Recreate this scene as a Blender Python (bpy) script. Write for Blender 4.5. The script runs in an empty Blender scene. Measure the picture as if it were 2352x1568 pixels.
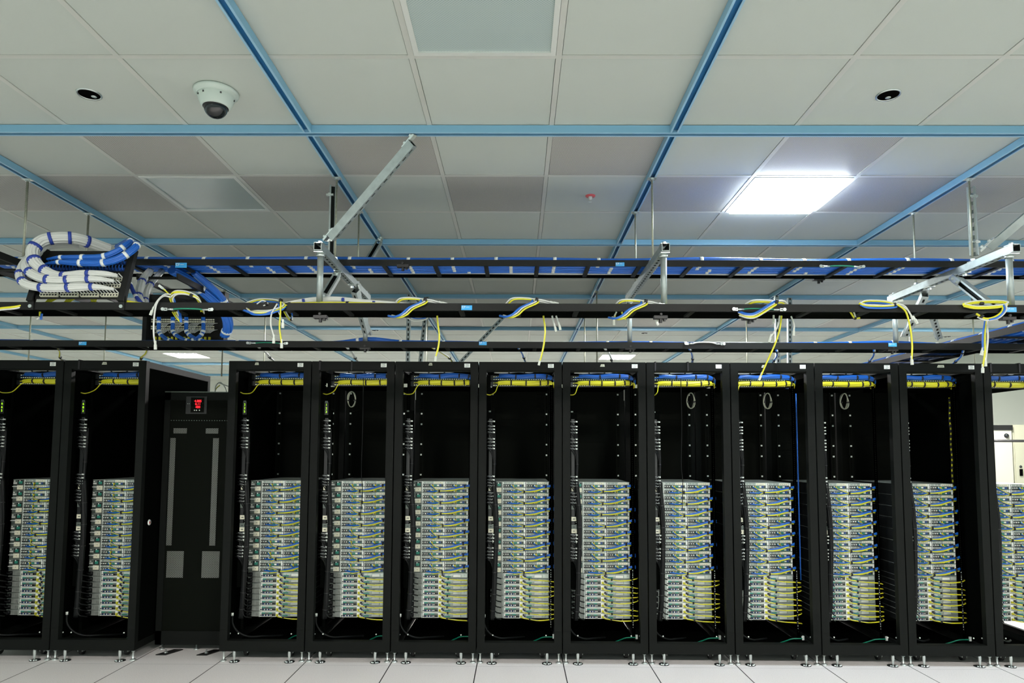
import bpy, math, random
from mathutils import Vector, Matrix
rnd = random.Random(7)
C = bpy.context.scene.collection
V = Vector
PI = math.pi

# ------------------------------------------------------------------ camera
YAW, PIT, ROL, FPX, SHY = -.0072615, .0731436, .0045615, 1574.5937, 140.5989
CP = V((1.0527, -3.3305, 1.4877))
FW = V((math.sin(YAW)*math.cos(PIT), math.cos(YAW)*math.cos(PIT), math.sin(PIT)))
R0 = V((math.cos(YAW), -math.sin(YAW), 0)); U0 = R0.cross(FW)
RT = R0*math.cos(ROL) + U0*math.sin(ROL); UP = -R0*math.sin(ROL) + U0*math.cos(ROL)
cam = bpy.data.objects.new('camera', bpy.data.cameras.new('camera')); C.objects.link(cam)
M = Matrix((RT, UP, -FW)).transposed().to_4x4(); M.translation = CP
cam.matrix_world = M
cam.data.sensor_width = 36; cam.data.lens = 36*FPX/2352; cam.data.shift_y = SHY/2352
cam.data.clip_start = .05; cam.data.clip_end = 100
bpy.context.scene.camera = cam
def W(px, py, Y):
    'world point seen at a photo pixel on the vertical plane at depth Y'
    d = FW + RT*((px-1176)/FPX) - UP*((py-784-SHY)/FPX)
    return CP + d*((Y-CP.y)/d.y)
def WZ(px, py, Z):
    d = FW + RT*((px-1176)/FPX) - UP*((py-784-SHY)/FPX)
    return CP + d*((Z-CP.z)/d.z)

# ------------------------------------------------------------------ materials
def mat(name, col, rough=.5, metal=0, emit=0, noise=0, nscale=40, spec=.5, coat=0, bump=0):
    m = bpy.data.materials.new(name); m.use_nodes = True
    nt = m.node_tree; b = nt.nodes['Principled BSDF']
    b.inputs['Base Color'].default_value = (*col, 1)
    b.inputs['Roughness'].default_value = rough
    b.inputs['Metallic'].default_value = metal
    b.inputs['Specular IOR Level'].default_value = spec
    if emit:
        b.inputs['Emission Color'].default_value = (*col, 1)
        b.inputs['Emission Strength'].default_value = emit
    if noise or bump:
        tc = nt.nodes.new('ShaderNodeTexCoord'); n = nt.nodes.new('ShaderNodeTexNoise')
        n.inputs['Scale'].default_value = nscale; n.inputs['Detail'].default_value = 4
        nt.links.new(tc.outputs['Object'], n.inputs['Vector'])
        if noise:
            mx = nt.nodes.new('ShaderNodeMix'); mx.data_type = 'RGBA'
            mx.inputs[6].default_value = (*[c*(1-noise) for c in col], 1)
            mx.inputs[7].default_value = (*[min(1, c*(1+noise)) for c in col], 1)
            nt.links.new(n.outputs['Fac'], mx.inputs[0]); nt.links.new(mx.outputs[2], b.inputs['Base Color'])
        if bump:
            bp = nt.nodes.new('ShaderNodeBump'); bp.inputs['Strength'].default_value = bump
            bp.inputs['Distance'].default_value = .002
            nt.links.new(n.outputs['Fac'], bp.inputs['Height']); nt.links.new(bp.outputs[0], b.inputs['Normal'])
    return m
def mat_dots(name, base, dot, pitch, thr, plane='XY', rough=.5, stag=True, spec=.5):
    'perforated sheet: staggered round holes'
    m = bpy.data.materials.new(name); m.use_nodes = True
    nt = m.node_tree; b = nt.nodes['Principled BSDF']; b.inputs['Roughness'].default_value = rough; b.inputs['Specular IOR Level'].default_value = spec
    tc = nt.nodes.new('ShaderNodeTexCoord'); sp = nt.nodes.new('ShaderNodeSeparateXYZ')
    nt.links.new(tc.outputs['Object'], sp.inputs[0])
    def mth(op, a, bb=None):
        n = nt.nodes.new('ShaderNodeMath'); n.operation = op
        for i, x in enumerate((a, bb)):
            if x is None: continue
            if isinstance(x, (int, float)): n.inputs[i].default_value = x
            else: nt.links.new(x, n.inputs[i])
        return n.outputs[0]
    a = sp.outputs[plane[0]]; c = sp.outputs[plane[1]]
    k = 2*PI/pitch
    s1 = mth('SINE', mth('MULTIPLY', a, k)); s2 = mth('SINE', mth('MULTIPLY', c, k))
    f = mth('GREATER_THAN', mth('ADD', s1, s2) if not stag else mth('MULTIPLY', s1, s2), thr)
    mx = nt.nodes.new('ShaderNodeMix'); mx.data_type = 'RGBA'
    mx.inputs[6].default_value = (*base, 1); mx.inputs[7].default_value = (*dot, 1)
    nt.links.new(f, mx.inputs[0]); nt.links.new(mx.outputs[2], b.inputs['Base Color'])
    return m
def mat_floor():
    m = bpy.data.materials.new('raised_floor_tile'); m.use_nodes = True
    nt = m.node_tree; b = nt.nodes['Principled BSDF']; b.inputs['Roughness'].default_value = .38
    tc = nt.nodes.new('ShaderNodeTexCoord'); sp = nt.nodes.new('ShaderNodeSeparateXYZ')
    nt.links.new(tc.outputs['Object'], sp.inputs[0])
    def mth(op, a, bb=None, cc=None):
        n = nt.nodes.new('ShaderNodeMath'); n.operation = op
        for i, x in enumerate((a, bb, cc)):
            if x is None: continue
            if isinstance(x, (int, float)): n.inputs[i].default_value = x
            else: nt.links.new(x, n.inputs[i])
        return n.outputs[0]
    fx = mth('PINGPONG', mth('ADD', sp.outputs['X'], -.778+61), .305)
    fy = mth('PINGPONG', mth('ADD', sp.outputs['Y'], -1.585+61), .305)
    gx = mth('LESS_THAN', fx, .0035); gy = mth('LESS_THAN', fy, .0014)
    n1 = nt.nodes.new('ShaderNodeTexNoise'); n1.inputs['Scale'].default_value = 160; n1.inputs['Detail'].default_value = 6
    n2 = nt.nodes.new('ShaderNodeTexNoise'); n2.inputs['Scale'].default_value = 14
    nt.links.new(tc.outputs['Object'], n1.inputs[0]); nt.links.new(tc.outputs['Object'], n2.inputs[0])
    r = nt.nodes.new('ShaderNodeValToRGB')
    r.color_ramp.elements[0].position = .38; r.color_ramp.elements[0].color = (.69, .67, .65, 1)
    r.color_ramp.elements[1].position = .6; r.color_ramp.elements[1].color = (.88, .85, .83, 1)
    nt.links.new(n1.outputs['Fac'], r.inputs[0])
    mx0 = nt.nodes.new('ShaderNodeMix'); mx0.data_type = 'RGBA'; mx0.inputs[7].default_value = (.80, .77, .75, 1)
    nt.links.new(n2.outputs['Fac'], mx0.inputs[0]); nt.links.new(r.outputs[0], mx0.inputs[6])
    mx1 = nt.nodes.new('ShaderNodeMix'); mx1.data_type = 'RGBA'; mx1.inputs[7].default_value = (.3, .3, .29, 1)
    nt.links.new(gy, mx1.inputs[0]); nt.links.new(mx0.outputs[2], mx1.inputs[6])
    mx2 = nt.nodes.new('ShaderNodeMix'); mx2.data_type = 'RGBA'; mx2.inputs[7].default_value = (.008, .008, .008, 1)
    nt.links.new(gx, mx2.inputs[0]); nt.links.new(mx1.outputs[2], mx2.inputs[6])
    nt.links.new(mx2.outputs[2], b.inputs['Base Color'])
    return m
K = dict(
 tile=mat('ceiling_tile', (.50, .545, .50), .8, noise=.03, nscale=3),
 tbar=mat('ceiling_tbar', (.555, .57, .525), .5),
 plenum=mat('plenum_light_block', (.05, .06, .05), .9),
 beam=mat('blue_painted_channel', (.20, .42, .58), .38),
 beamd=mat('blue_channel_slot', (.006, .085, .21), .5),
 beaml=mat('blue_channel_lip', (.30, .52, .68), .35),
 perf=mat_dots('perforated_ceiling_panel', (.52, .52, .48), (.17, .17, .155), .0095, .10, 'XY', .5),
 frost=mat_dots('frosted_lens', (.44, .52, .50), (.33, .41, .40), .012, .2, 'XY', .25),
 lit=mat('lit_lens', (.82, .92, 1), .4, emit=62),
 lit2=mat('lit_lens_far', (1, .98, .96), .4, emit=240),
 lit3=mat('lit_lens_front', (1, .94, .90), .4, emit=285),
 litframe=mat('white_metal', (.74, .76, .72), .4),
 floor=mat_floor(),
 wall=mat('painted_wall', (.72, .74, .66), .7, noise=.03, nscale=2),
 rack=mat('black_powder_coat', (.0048, .0058, .0050), .55, noise=.25, nscale=9, spec=.09, bump=.05),
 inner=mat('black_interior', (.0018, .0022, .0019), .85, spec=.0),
 panel=mat('black_blanking_panel', (.0040, .0048, .0036), .8, spec=.05),
 ladder=mat('black_ladder_tray', (.0085, .0095, .0088), .5, noise=.2, nscale=12, spec=.15),
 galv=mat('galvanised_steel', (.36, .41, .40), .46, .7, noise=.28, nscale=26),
 galv_shade=mat('strut_inner_shade', (.015, .018, .017), .7, .1, spec=.1),  # near-black steel, shade inside the channels painted in
 bolt=mat('zinc_bolt', (.66, .71, .69), .28, .85),
 rod=mat('threaded_rod', (.36, .37, .29), .45, .7, noise=.3, nscale=120),
 srv=mat('server_steel', (.62, .69, .63), .30, .35, noise=.2, nscale=30),
 srvl=mat('server_bright_plate', (.88, .90, .84), .3, .1),
 cream=mat('cream_label', (.78, .77, .60), .5, noise=.06, nscale=60),
 cover=mat('brushed_cover', (.40, .45, .43), .28, .6, noise=.35, nscale=14),
 vent=mat('server_vent', (.13, .16, .14), .45, .3),
 dark=mat('server_dark_port', (.012, .014, .014), .4),
 green=mat('circuit_green', (.03, .22, .16), .45),
 navy=mat('vga_blue', (.012, .045, .20), .4),
 clear=mat('grey_plastic_duct', (.20, .22, .20), .25, noise=.4, nscale=50),
 white=mat('white_cable', (.60, .62, .585), .42),
 yellow=mat('yellow_cable', (.62, .60, .02), .4),
 blue=mat('blue_cable', (.006, .095, .42), .38),
 dblue=mat('dark_blue_strap', (.008, .032, .24), .6),
 wtie=mat('white_strap', (.78, .82, .80), .55),
 btie=mat('black_strap', (.006, .006, .007), .7),
 bcab=mat('black_cable', (.004, .005, .005), .5, spec=.2),
 gwire=mat('green_wire', (.0, .16, .09), .4),
 plug=mat('clear_plug', (.62, .66, .60), .2),
 label=mat('white_sticker', (.80, .84, .78), .45),
 tape=mat('paper_tape', (.52, .54, .42), .6),
 ink=mat('ink', (.05, .06, .055), .6),
 sky=mat('blue_sticker', (.03, .34, .72), .4),
 cam_w=mat('camera_white', (.60, .68, .62), .35),
 glass=mat('smoked_dome', (.004, .006, .007), .05, spec=.45),
 red=mat('red_led', (1, .01, .02), .4, emit=3),
 ledg=mat('green_led', (.45, 1, .02), .4, emit=1.2),
 port=mat('lit_port', (.85, .90, .62), .4, emit=.35),
 redp=mat('red_ring', (.5, .08, .09), .5),
 nut=mat('cage_nut', (.72, .76, .70), .35, .2),
 clip=mat('silver_clip', (.82, .86, .84), .3, .3),
 door=mat_dots('perforated_door', (.0012, .0016, .0011), (.0065, .0085, .0055), .0125, .2, 'XZ', .7, True, .05),
 win=mat_dots('perforated_window', (.006, .007, .006), (.22, .24, .21), .0135, .22, 'XZ', .5),  # pale dots paint the light showing through from behind
 dkhole=mat('recess_black', (.002, .002, .002), .9, spec=0),
 cab=mat('cabinet_cream', (.42, .42, .31), .5, noise=.03, nscale=4),
 cabw=mat('cabinet_white', (.50, .50, .42), .5),
 black=mat('plain_black', (.005, .005, .005), .5),
 wheel=mat('caster_rubber', (.01, .01, .01), .6),
)

# ------------------------------------------------------------------ mesh builder
class MB:
    def __init__(s): s.v = []; s.f = []; s.m = []; s.sm = []
    def quad(s, pts, m=0, smooth=False):
        n = len(s.v); s.v += [tuple(p) for p in pts]; s.f.append(tuple(range(n, n+len(pts)))); s.m.append(m); s.sm.append(smooth)
    def hexa(s, p, m=0):
        n = len(s.v); s.v += [tuple(q) for q in p]
        for f in ((0,3,2,1),(4,5,6,7),(0,1,5,4),(1,2,6,5),(2,3,7,6),(3,0,4,7)):
            s.f.append(tuple(n+i for i in f)); s.m.append(m); s.sm.append(False)
    def box(s, x0, x1, y0, y1, z0, z1, m=0):
        s.hexa([(x0,y0,z0),(x1,y0,z0),(x1,y1,z0),(x0,y1,z0),(x0,y0,z1),(x1,y0,z1),(x1,y1,z1),(x0,y1,z1)], m)
        return s
    def obox(s, o, X, Y, Z, x0, x1, y0, y1, z0, z1, m=0):
        o = V(o)
        s.hexa([o+X*a+Y*b+Z*c for a, b, c in ((x0,y0,z0),(x1,y0,z0),(x1,y1,z0),(x0,y1,z0),(x0,y0,z1),(x1,y0,z1),(x1,y1,z1),(x0,y1,z1))], m)
        return s
    def ring_tube(s, pts, prof, m=0, caps=True, twist=0, smooth=True):
        'sweep a closed profile [(a,b)] along pts'
        pts = [V(p) for p in pts]; n = len(prof)
        t = [(pts[min(i+1, len(pts)-1)]-pts[max(i-1, 0)]).normalized() for i in range(len(pts))]
        up = V((0,0,1)) if abs(t[0].z) < .9 else V((0,1,0))
        a = t[0].cross(up).normalized(); base = len(s.v)
        for i, p in enumerate(pts):
            a = (a - t[i]*a.dot(t[i])).normalized(); b = a.cross(t[i])
            pr = prof(i) if callable(prof) else prof
            tw = twist*i
            ca, sa = math.cos(tw), math.sin(tw)
            for (x, y) in pr: s.v.append(tuple(p + a*(x*ca-y*sa) + b*(x*sa+y*ca)))
        for i in range(len(pts)-1):
            for j in range(n):
                q = base+i*n; k = (j+1) % n
                s.f.append((q+j, q+k, q+n+k, q+n+j)); s.m.append(m); s.sm.append(smooth)
        if caps:
            s.f.append(tuple(base+j for j in range(n))[::-1]); s.m.append(m); s.sm.append(False)
            q = base+(len(pts)-1)*n
            s.f.append(tuple(q+j for j in range(n))); s.m.append(m); s.sm.append(False)
        return s
    def tube(s, pts, r, n=8, m=0, caps=True):
        return s.ring_tube(pts, [(r*math.cos(2*PI*k/n), r*math.sin(2*PI*k/n)) for k in range(n)], m, caps)
    def flute(s, pts, R, lobes=9, m=0, twist=.02, flat=1):
        n = lobes*4; pr = []
        for k in range(n):
            a = 2*PI*k/n; rr = R*(1-.24*abs(math.cos(a*lobes/2))**5)
            pr.append((rr*math.cos(a), flat*rr*math.sin(a)))
        return s.ring_tube(pts, pr, m, True, twist)
    def lathe(s, prof, c=(0,0,0), n=24, m=0, ax='z', smooth=True):
        c = V(c); base = len(s.v); fl = (lambda r, h, a: V((r*math.cos(a), r*math.sin(a), h))) if ax == 'z' else (lambda r, h, a: V((r*math.cos(a), h, r*math.sin(a)))) if ax == 'y' else (lambda r, h, a: V((h, r*math.cos(a), r*math.sin(a))))
        mm = m if isinstance(m, list) else [m]*(len(prof)-1)
        for r, h in prof:
            for k in range(n): s.v.append(tuple(c+fl(max(r, 1e-5), h, 2*PI*k/n)))
        for i in range(len(prof)-1):
            for k in range(n):
                q = base+i*n; j = (k+1) % n
                s.f.append((q+k, q+j, q+n+j, q+n+k)); s.m.append(mm[i]); s.sm.append(smooth)
        return s
    def build(s, name, mats, parent=None, world=True):
        me = bpy.data.meshes.new(name)
        off = V((0,0,0))
        if parent is not None and world:
            p = parent
            while p: off += p.location; p = p.parent
        me.from_pydata([tuple(V(v)-off) for v in s.v] if world else s.v, [], s.f)
        if not isinstance(mats, (list, tuple)): mats = [mats]
        for m in mats: me.materials.append(K[m] if isinstance(m, str) else m)
        me.polygons.foreach_set('material_index', s.m); me.polygons.foreach_set('use_smooth', s.sm)
        me.update()
        o = bpy.data.objects.new(name, me); C.objects.link(o)
        if parent is not None: o.parent = parent
        return o
def thing(name, label, cat, loc=(0,0,0), group=None):
    o = bpy.data.objects.new(name, None); C.objects.link(o); o.location = loc; o.empty_display_size = .05
    o['label'] = label; o['category'] = cat
    if group: o['group'] = group
    return o
def tag(o, label, cat, group=None):
    o['label'] = label; o['category'] = cat
    if group: o['group'] = group
    return o
def struct(o): o['kind'] = 'structure'; return o
def plabel(o, t): o['label'] = t; return o
def dup(root, loc, label, group=None):
    r = root.copy(); C.objects.link(r); r.location = loc; r['label'] = label
    if group: r['group'] = group
    for ch in list(root.children):
        c = ch.copy(); C.objects.link(c); c.parent = r
        for g in list(ch.children):
            d = g.copy(); C.objects.link(d); d.parent = c
    return r
def attach(src, parent, loc):
    c = src.copy(); C.objects.link(c); c.parent = parent; c.location = loc; return c
def spline(P, k=8):
    P = [V(p) for p in P]; out = []
    Q = [P[0]*2-P[1]] + P + [P[-1]*2-P[-2]]
    for i in range(1, len(Q)-2):
        for j in range(k):
            t = j/k; a, b, c, d = Q[i-1:i+3]
            out.append(.5*((2*b)+(c-a)*t+(2*a-5*b+4*c-d)*t*t+(3*b-a-3*c+d)*t**3))
    out.append(P[-1]); return out
def band(mb, pts, i, R, w, m=0, flat=1):
    'strap round the path at sample i'
    i = max(1, min(len(pts)-2, i)); t = (pts[i+1]-pts[i-1]).normalized(); p = pts[i]
    n = 14; pr = [(R*math.cos(2*PI*k/n), flat*R*math.sin(2*PI*k/n)) for k in range(n)]
    mb.ring_tube([p-t*w/2, p+t*w/2], pr, m)
ORD = ['first','second','third','fourth','fifth','sixth','seventh','eighth','ninth','tenth','eleventh','twelfth']

# ------------------------------------------------------------------ room shell
ZB, ZC, G = 3.0786, 3.118, .61
fl = MB(); fl.box(-11, 13, -6, 14, -.06, 0); struct(fl.build('floor', 'floor'))
panels = {}   # (i,j) -> kind
for i in (-2, 0, 2, 4): panels[(i, 0)] = 'perf'; panels[(i, 8)] = 'perf'
panels[(-8, 8)] = panels[(-6, 8)] = 'perf'
for i in (-4, -3, -1, 1, 3, 5, 6): panels[(i, 1)] = 'perf'
for i in (-5, -3, -1, 3, 5): panels[(i, 7)] = 'perf'
panels[(6, 8)] = 'perf'; panels[(8, 8)] = 'perf'
for k, s in {(-2, 1): 'off', (1, -2): 'off', (4, 1): 'on', (-2, 7): 'on', (4, 7): 'on', (10, 7): 'on', (-8, 13): 'on', (4, 13): 'on', (-8, 7): 'off',
             (-8, 1): 'off', (10, 1): 'on', (4, -6): 'on', (-2, -6): 'dim', (10, -6): 'on'}.items(): panels[k] = s
ce = MB()
I0, I1, J0, J1 = -16, 19, -9, 22
for i in range(I0, I1+1):
    x = i*G; ce.box(x-.012, x+.012, J0*G, J1*G, ZC, ZC+.02, 1)
for j in range(J0, J1+1):
    y = j*G; ce.box(I0*G, I1*G, y-.012, y+.012, ZC+.0004, ZC+.0204, 1)
for i in range(I0, I1):
    for j in range(J0, J1):
        if (i, j) in panels: continue
        x, y, g = i*G, j*G, .0142
        ce.box(x+g, x+G-g, y+g, y+G-g, ZC+.003, ZC+.018, 0)
ce.quad([(I0*G, J0*G, ZC+.05), (I0*G, J1*G, ZC+.05), (I1*G, J1*G, ZC+.05), (I1*G, J0*G, ZC+.05)], 2)  # dark sheet added to stop world light leaking through the tile gaps
struct(ce.build('ceiling', ['tile', 'tbar', 'plenum']))
# blue channel grid
tn = 0
def channel(axis, c, a0, a1, z0, z1, drop=0):
    'inverted blue channel: two sides, lips, dark slot'
    global tn
    mb = MB(); h = .021
    def bx(u0, u1, v0, v1, w0, w1, m):
        if axis == 'x': mb.box(u0, u1, c+v0, c+v1, w0, w1, m)
        else: mb.box(c+v0, c+v1, u0, u1, w0, w1, m)
    bx(a0, a1, -h, -h+.003, z0, z1, 0); bx(a0, a1, h-.003, h, z0, z1, 0)
    bx(a0, a1, -h, -h+.009, z0-.003, z0, 2); bx(a0, a1, h-.009, h, z0-.003, z0, 2)
    bx(a0, a1, -h+.003, h-.003, z0+.012, z0+.014, 1)
    tn += 1
    struct(mb.build('trim_%d' % tn, ['beam', 'beamd', 'beaml']))
for j in (-3, 0, 3, 6, 9, 12, 15, 18):
    channel('x', j*G, I0*G, I1*G, ZB+.003, ZC)
for i in range(-15, 19, 3):
    for a, b in [(-5.4, -1.83)]+[(1.83*q, 1.83*(q+1)) for q in range(-1, 6)]:
        channel('y', i*G, a+.022, b-.022, ZB+.004, ZC)
# ceiling panels and lights
places = {}
def ceil_where(i, j): return None
perf_lab = {
 (-2,0): 'perforated grey ceiling panel directly above and beyond the white dome camera',
 (0,0): 'perforated grey ceiling panel behind the upper end of the left diagonal brace',
 (2,0): 'perforated grey ceiling panel against the blue cross beam, right of centre, nearest row',
 (4,0): 'perforated grey ceiling panel on the near side of the bright lit light',
 (-4,1): 'perforated grey ceiling panel cut by the left edge of the view',
 (-3,1): 'perforated grey ceiling panel left of the unlit light behind the camera dome',
 (-1,1): 'perforated grey ceiling panel right of the unlit light behind the camera dome',
 (1,1): 'perforated grey ceiling panel alone at centre between two blue channels',
 (3,1): 'perforated ceiling panel on the left of the bright lit light',
 (5,1): 'perforated ceiling panel on the right of the bright lit light',
 (6,1): 'perforated ceiling panel beyond the right blue channel, behind hanging slotted strut'}
for (i, j), kind in sorted(panels.items()):
    x, y = i*G, j*G; g = .0135
    if kind == 'perf':
        mb = MB(); mb.box(x+g, x+G-g, y+g, y+G-g, ZC+.002, ZC+.016)
        o = mb.build('perforated_ceiling_panel', 'perf')
        if (i, j) in perf_lab: tag(o, perf_lab[(i, j)], 'ceiling vent')
        else: tag(o, 'distant perforated grey panel seen between the cable trays far down the ceiling', 'ceiling vent', 'perforated panels far down the ceiling')
    else:
        far = {(-2,1): 'unlit frosted ceiling light beyond the white dome camera', (1,-2): 'large unlit ceiling light with white frame at the top centre',
               (4,1): 'brightly lit square ceiling light at upper right', (-2,7): 'lit ceiling light just above the near cable tray, left of centre',
               (4,7): 'lit ceiling light above the racks right of centre, behind trays', (10,7): 'lit ceiling light just above the near cable tray at far right',
               (-8,13): 'bright ceiling light far back above the perforated metered cabinet', (4,13): 'glowing ceiling light far back above the fifth rack right of the cabinet'}
        t = thing('ceiling_light', far.get((i, j), 'ceiling light outside the view, column %s row %s of the grid' % (i+20, j+20)), 'ceiling light', (x+G/2, y+G/2, ZC))
        if (i, j) not in far: t['group'] = 'ceiling lights outside the view'; t['label'] = 'square recessed ceiling light set in the tile grid outside the view'
        fr = MB(); w = .022
        for a in ((x+g, x+G-g, y+g, y+g+w), (x+g, x+G-g, y+G-g-w, y+G-g), (x+g, x+g+w, y+g+w, y+G-g-w), (x+G-g-w, x+G-g, y+g+w, y+G-g-w)):
            fr.box(*a, ZC-.003, ZC+.016)
        fr.build('frame', 'litframe', t)
        df = MB(); df.box(x+g+w, x+G-g-w, y+g+w, y+G-g-w, ZC+(-.020 if (i, j) == (4, 1) else .004), ZC+.012)
        df.build('diffuser', 'frost' if kind == 'off' else 'lit3' if j < 0 else 'lit2' if kind == 'dim' or j > 5 else 'lit', t)
# walls
def wallbox(name, *a):
    mb = MB(); mb.box(*a); return struct(mb.build(name, 'wall'))
wallbox('wall_back', -9.9, 8.0, 12.2, 12.3, 0, ZC)
wallbox('wall_closet', 7.9, 11.6, 7.55, 7.65, 0, ZC)
wallbox('wall_closet_side', 7.8, 7.9, 7.55, 12.2, 0, ZC)
wallbox('wall_left', -9.9, -9.8, 6.0, 12.2, 0, ZC)
wallbox('wall_right', 11.6, 11.7, 4.0, 7.65, 0, ZC)

# ceiling fittings
def dome():
    c = V((-.32, -.335, ZC)); t = thing('dome_camera', 'white dome security camera with smoked glass on the ceiling', 'security camera', c)
    MB().lathe([(.092,.002),(.098,-.004),(.094,-.012),(.084,-.016),(.080,-.024)], c, 40).build('mounting_plate', 'cam_w', t)
    b = MB(); b.lathe([(.080,-.014),(.078,-.030),(.074,-.046),(.066,-.064),(.060,-.072),(.054,-.074)], c, 40)
    b.build('housing', 'cam_w', t)
    MB().lathe([(.0545,-.070),(.0555,-.075),(.051,-.076)], c, 32).build('seal_ring', 'black', t)
    pr = [(.0515*math.cos(a), -.073-.050*math.sin(a)) for a in [k*PI/20 for k in range(11)]]
    MB().lathe(pr, c, 32).build('dome_glass', 'glass', t)
    s = MB()
    for a in (-.9, -1.9, -2.4, .2): s.lathe([(.0, -.003), (.004, -.003), (.004, .004)], c+V((.0765*math.cos(a), .0765*math.sin(a), -.035)), 8)
    s.build('screws', 'dark', t)
dome()
for (x, y, l) in [(-.915,-.311,'round black recessed hole in ceiling left of the dome camera'), (2.737,-.309,'round black recessed hole with chrome rim in ceiling at upper right'),
                  (2.78,5.9,'small distant round recessed hole in ceiling right of centre'), (-.85,5.75,'small distant round recessed hole in ceiling left of centre'), (7.0,6.1,'small distant round recessed hole in ceiling at far right')]:
    t = thing('ceiling_recess', l, 'ceiling fixture', (x, y, ZC))
    MB().lathe([(.0, .0), (.045, .0), (.045, .0022)], (x, y, ZC), 28).build('opening', 'dkhole', t)
    MB().lathe([(.045,.001),(.047,-.002),(.0515,-.003),(.053,.002)], (x, y, ZC), 28).build('rim', 'bolt', t)
    MB().lathe([(.0,-.001),(.012,-.001),(.012,.002)], (x+.01, y+.02, ZC), 10).build('inner_fitting', 'bolt', t)
t = thing('sprinkler', 'small fire sprinkler with red ring in a plain tile at centre right', 'sprinkler', (1.514, .922, ZC))
MB().lathe([(.032,.002),(.030,-.004),(.012,-.006)], t.location, 20).build('escutcheon', 'redp', t)
MB().lathe([(.013,0),(.012,-.02),(.006,-.022),(.006,-.034),(.014,-.035),(.014,-.037)], t.location, 14).build('nozzle', 'white', t)

# ------------------------------------------------------------------ strut channels
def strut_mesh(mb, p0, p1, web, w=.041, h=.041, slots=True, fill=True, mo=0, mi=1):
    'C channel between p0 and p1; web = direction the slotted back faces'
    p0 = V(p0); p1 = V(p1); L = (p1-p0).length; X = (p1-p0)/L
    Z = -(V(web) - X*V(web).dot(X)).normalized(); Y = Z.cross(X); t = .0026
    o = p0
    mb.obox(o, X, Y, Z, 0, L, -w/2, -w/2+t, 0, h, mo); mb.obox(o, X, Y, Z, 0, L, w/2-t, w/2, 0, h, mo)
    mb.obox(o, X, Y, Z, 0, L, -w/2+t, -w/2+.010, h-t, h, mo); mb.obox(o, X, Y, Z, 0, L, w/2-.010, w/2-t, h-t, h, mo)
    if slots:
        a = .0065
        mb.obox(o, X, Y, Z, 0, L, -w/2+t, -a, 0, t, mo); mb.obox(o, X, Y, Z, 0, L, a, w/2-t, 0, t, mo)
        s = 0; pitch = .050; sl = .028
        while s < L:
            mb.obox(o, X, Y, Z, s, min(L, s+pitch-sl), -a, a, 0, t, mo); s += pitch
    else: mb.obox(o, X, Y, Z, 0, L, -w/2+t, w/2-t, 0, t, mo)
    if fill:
        mb.obox(o, X, Y, Z, .001, L-.001, -w/2+t, w/2-t, t+.004, t+.0045, mi)  # dark strip and side liners stand in for shade inside the channel
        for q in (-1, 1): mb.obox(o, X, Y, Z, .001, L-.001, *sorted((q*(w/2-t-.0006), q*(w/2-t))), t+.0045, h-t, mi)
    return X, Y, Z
def hexbolt(mb, c, ax, r=.009, h=.008, m=0):
    c = V(c); ax = V(ax).normalized(); mb.ring_tube([c, c+ax*h], [(r*math.cos(PI*k/3), r*math.sin(PI*k/3)) for k in range(6)], m, True, 0, False)
ZS = 2.548
where = {0: 'left', 1: 'centre', 2: 'right'}
for q, X in enumerate((0.0, 1.83, 3.66)):
    t = thing('trapeze_strut', 'galvanised slotted strut hanging under the %s blue channel, carrying the cable trays' % where[q], 'strut channel', (X, .22, ZS))
    mb = MB(); strut_mesh(mb, (X, .20, ZS), (X, 1.42, ZS), (0, 0, -1)); mb.build('channel', ['galv', 'galv_shade'], t)
    for yy in (.24, 1.37):
        b = MB(); b.box(X-.022, X+.022, yy-.024, yy+.024, ZS+.0425, ZS+.047); hexbolt(b, (X, yy, ZS+.047), (0,0,1), .011, .012)
        b.box(X-.024, X+.024, yy-.026, yy+.026, ZS-.006, ZS-.0015); b.build('end_clamp', 'bolt', t)
    for n_, (yy, zt, l) in enumerate([(.26, 2.275, 'near'), (1.365, 2.25, 'far')]):
        MB().tube([(X, yy, zt), (X, yy, ZS-.006)], .0165, 16).build('drop_pipe', 'galv', t)
        MB().lathe([(.0, 0), (.022, 0), (.022, -.012), (.018, -.014)], (X, yy, ZS-.006), 16).build('pipe_collar', 'bolt', t)
    for yy, l in ((.545, 'near'), (1.105, 'far')):
        r = thing('threaded_rod', 'threaded hanger rod, %s one of two, between %s blue channel and its strut' % (l, where[q]), 'hanger rod', (X, yy, ZS+.042))
        MB().tube([(X, yy, ZS+.043), (X, yy, ZB-.001)], .0058, 10).build('rod', 'rod', r)
        b = MB(); hexbolt(b, (X, yy, ZB-.014), (0,0,1), .014, .012); b.box(X-.026, X+.026, yy-.02, yy+.02, ZB-.0035, ZB-.0008); b.build('top_nut', 'bolt', r)
        b = MB(); hexbolt(b, (X, yy, ZS+.0465), (0,0,1), .013, .014); b.box(X-.020, X+.020, yy-.02, yy+.02, ZS+.042, ZS+.0460); b.build('bottom_nut', 'bolt', r)
# rod at far left
for yy, zt in ((.575, 2.60), (1.15, 2.62)):
    X = -1.83
    r = thing('threaded_rod', 'threaded hanger rod at the far left edge, %s one of two' % ('near' if yy < 1 else 'far'), 'hanger rod', (X, yy, zt))
    MB().tube([(X, yy, zt), (X, yy, ZB-.001)], .0068, 10).build('rod', 'rod', r)
    b = MB(); hexbolt(b, (X, yy, ZB-.014), (0,0,1), .014, .012); b.box(X-.026, X+.026, yy-.02, yy+.02, ZB-.0035, ZB-.0008); b.build('top_nut', 'bolt', r)
    b = MB(); b.lathe([(.0,.016),(.016,.014),(.026,.006),(.026,.0),(0,0)], (X, yy, zt), 14); b.build('bottom_nut', 'bolt', r)
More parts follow.
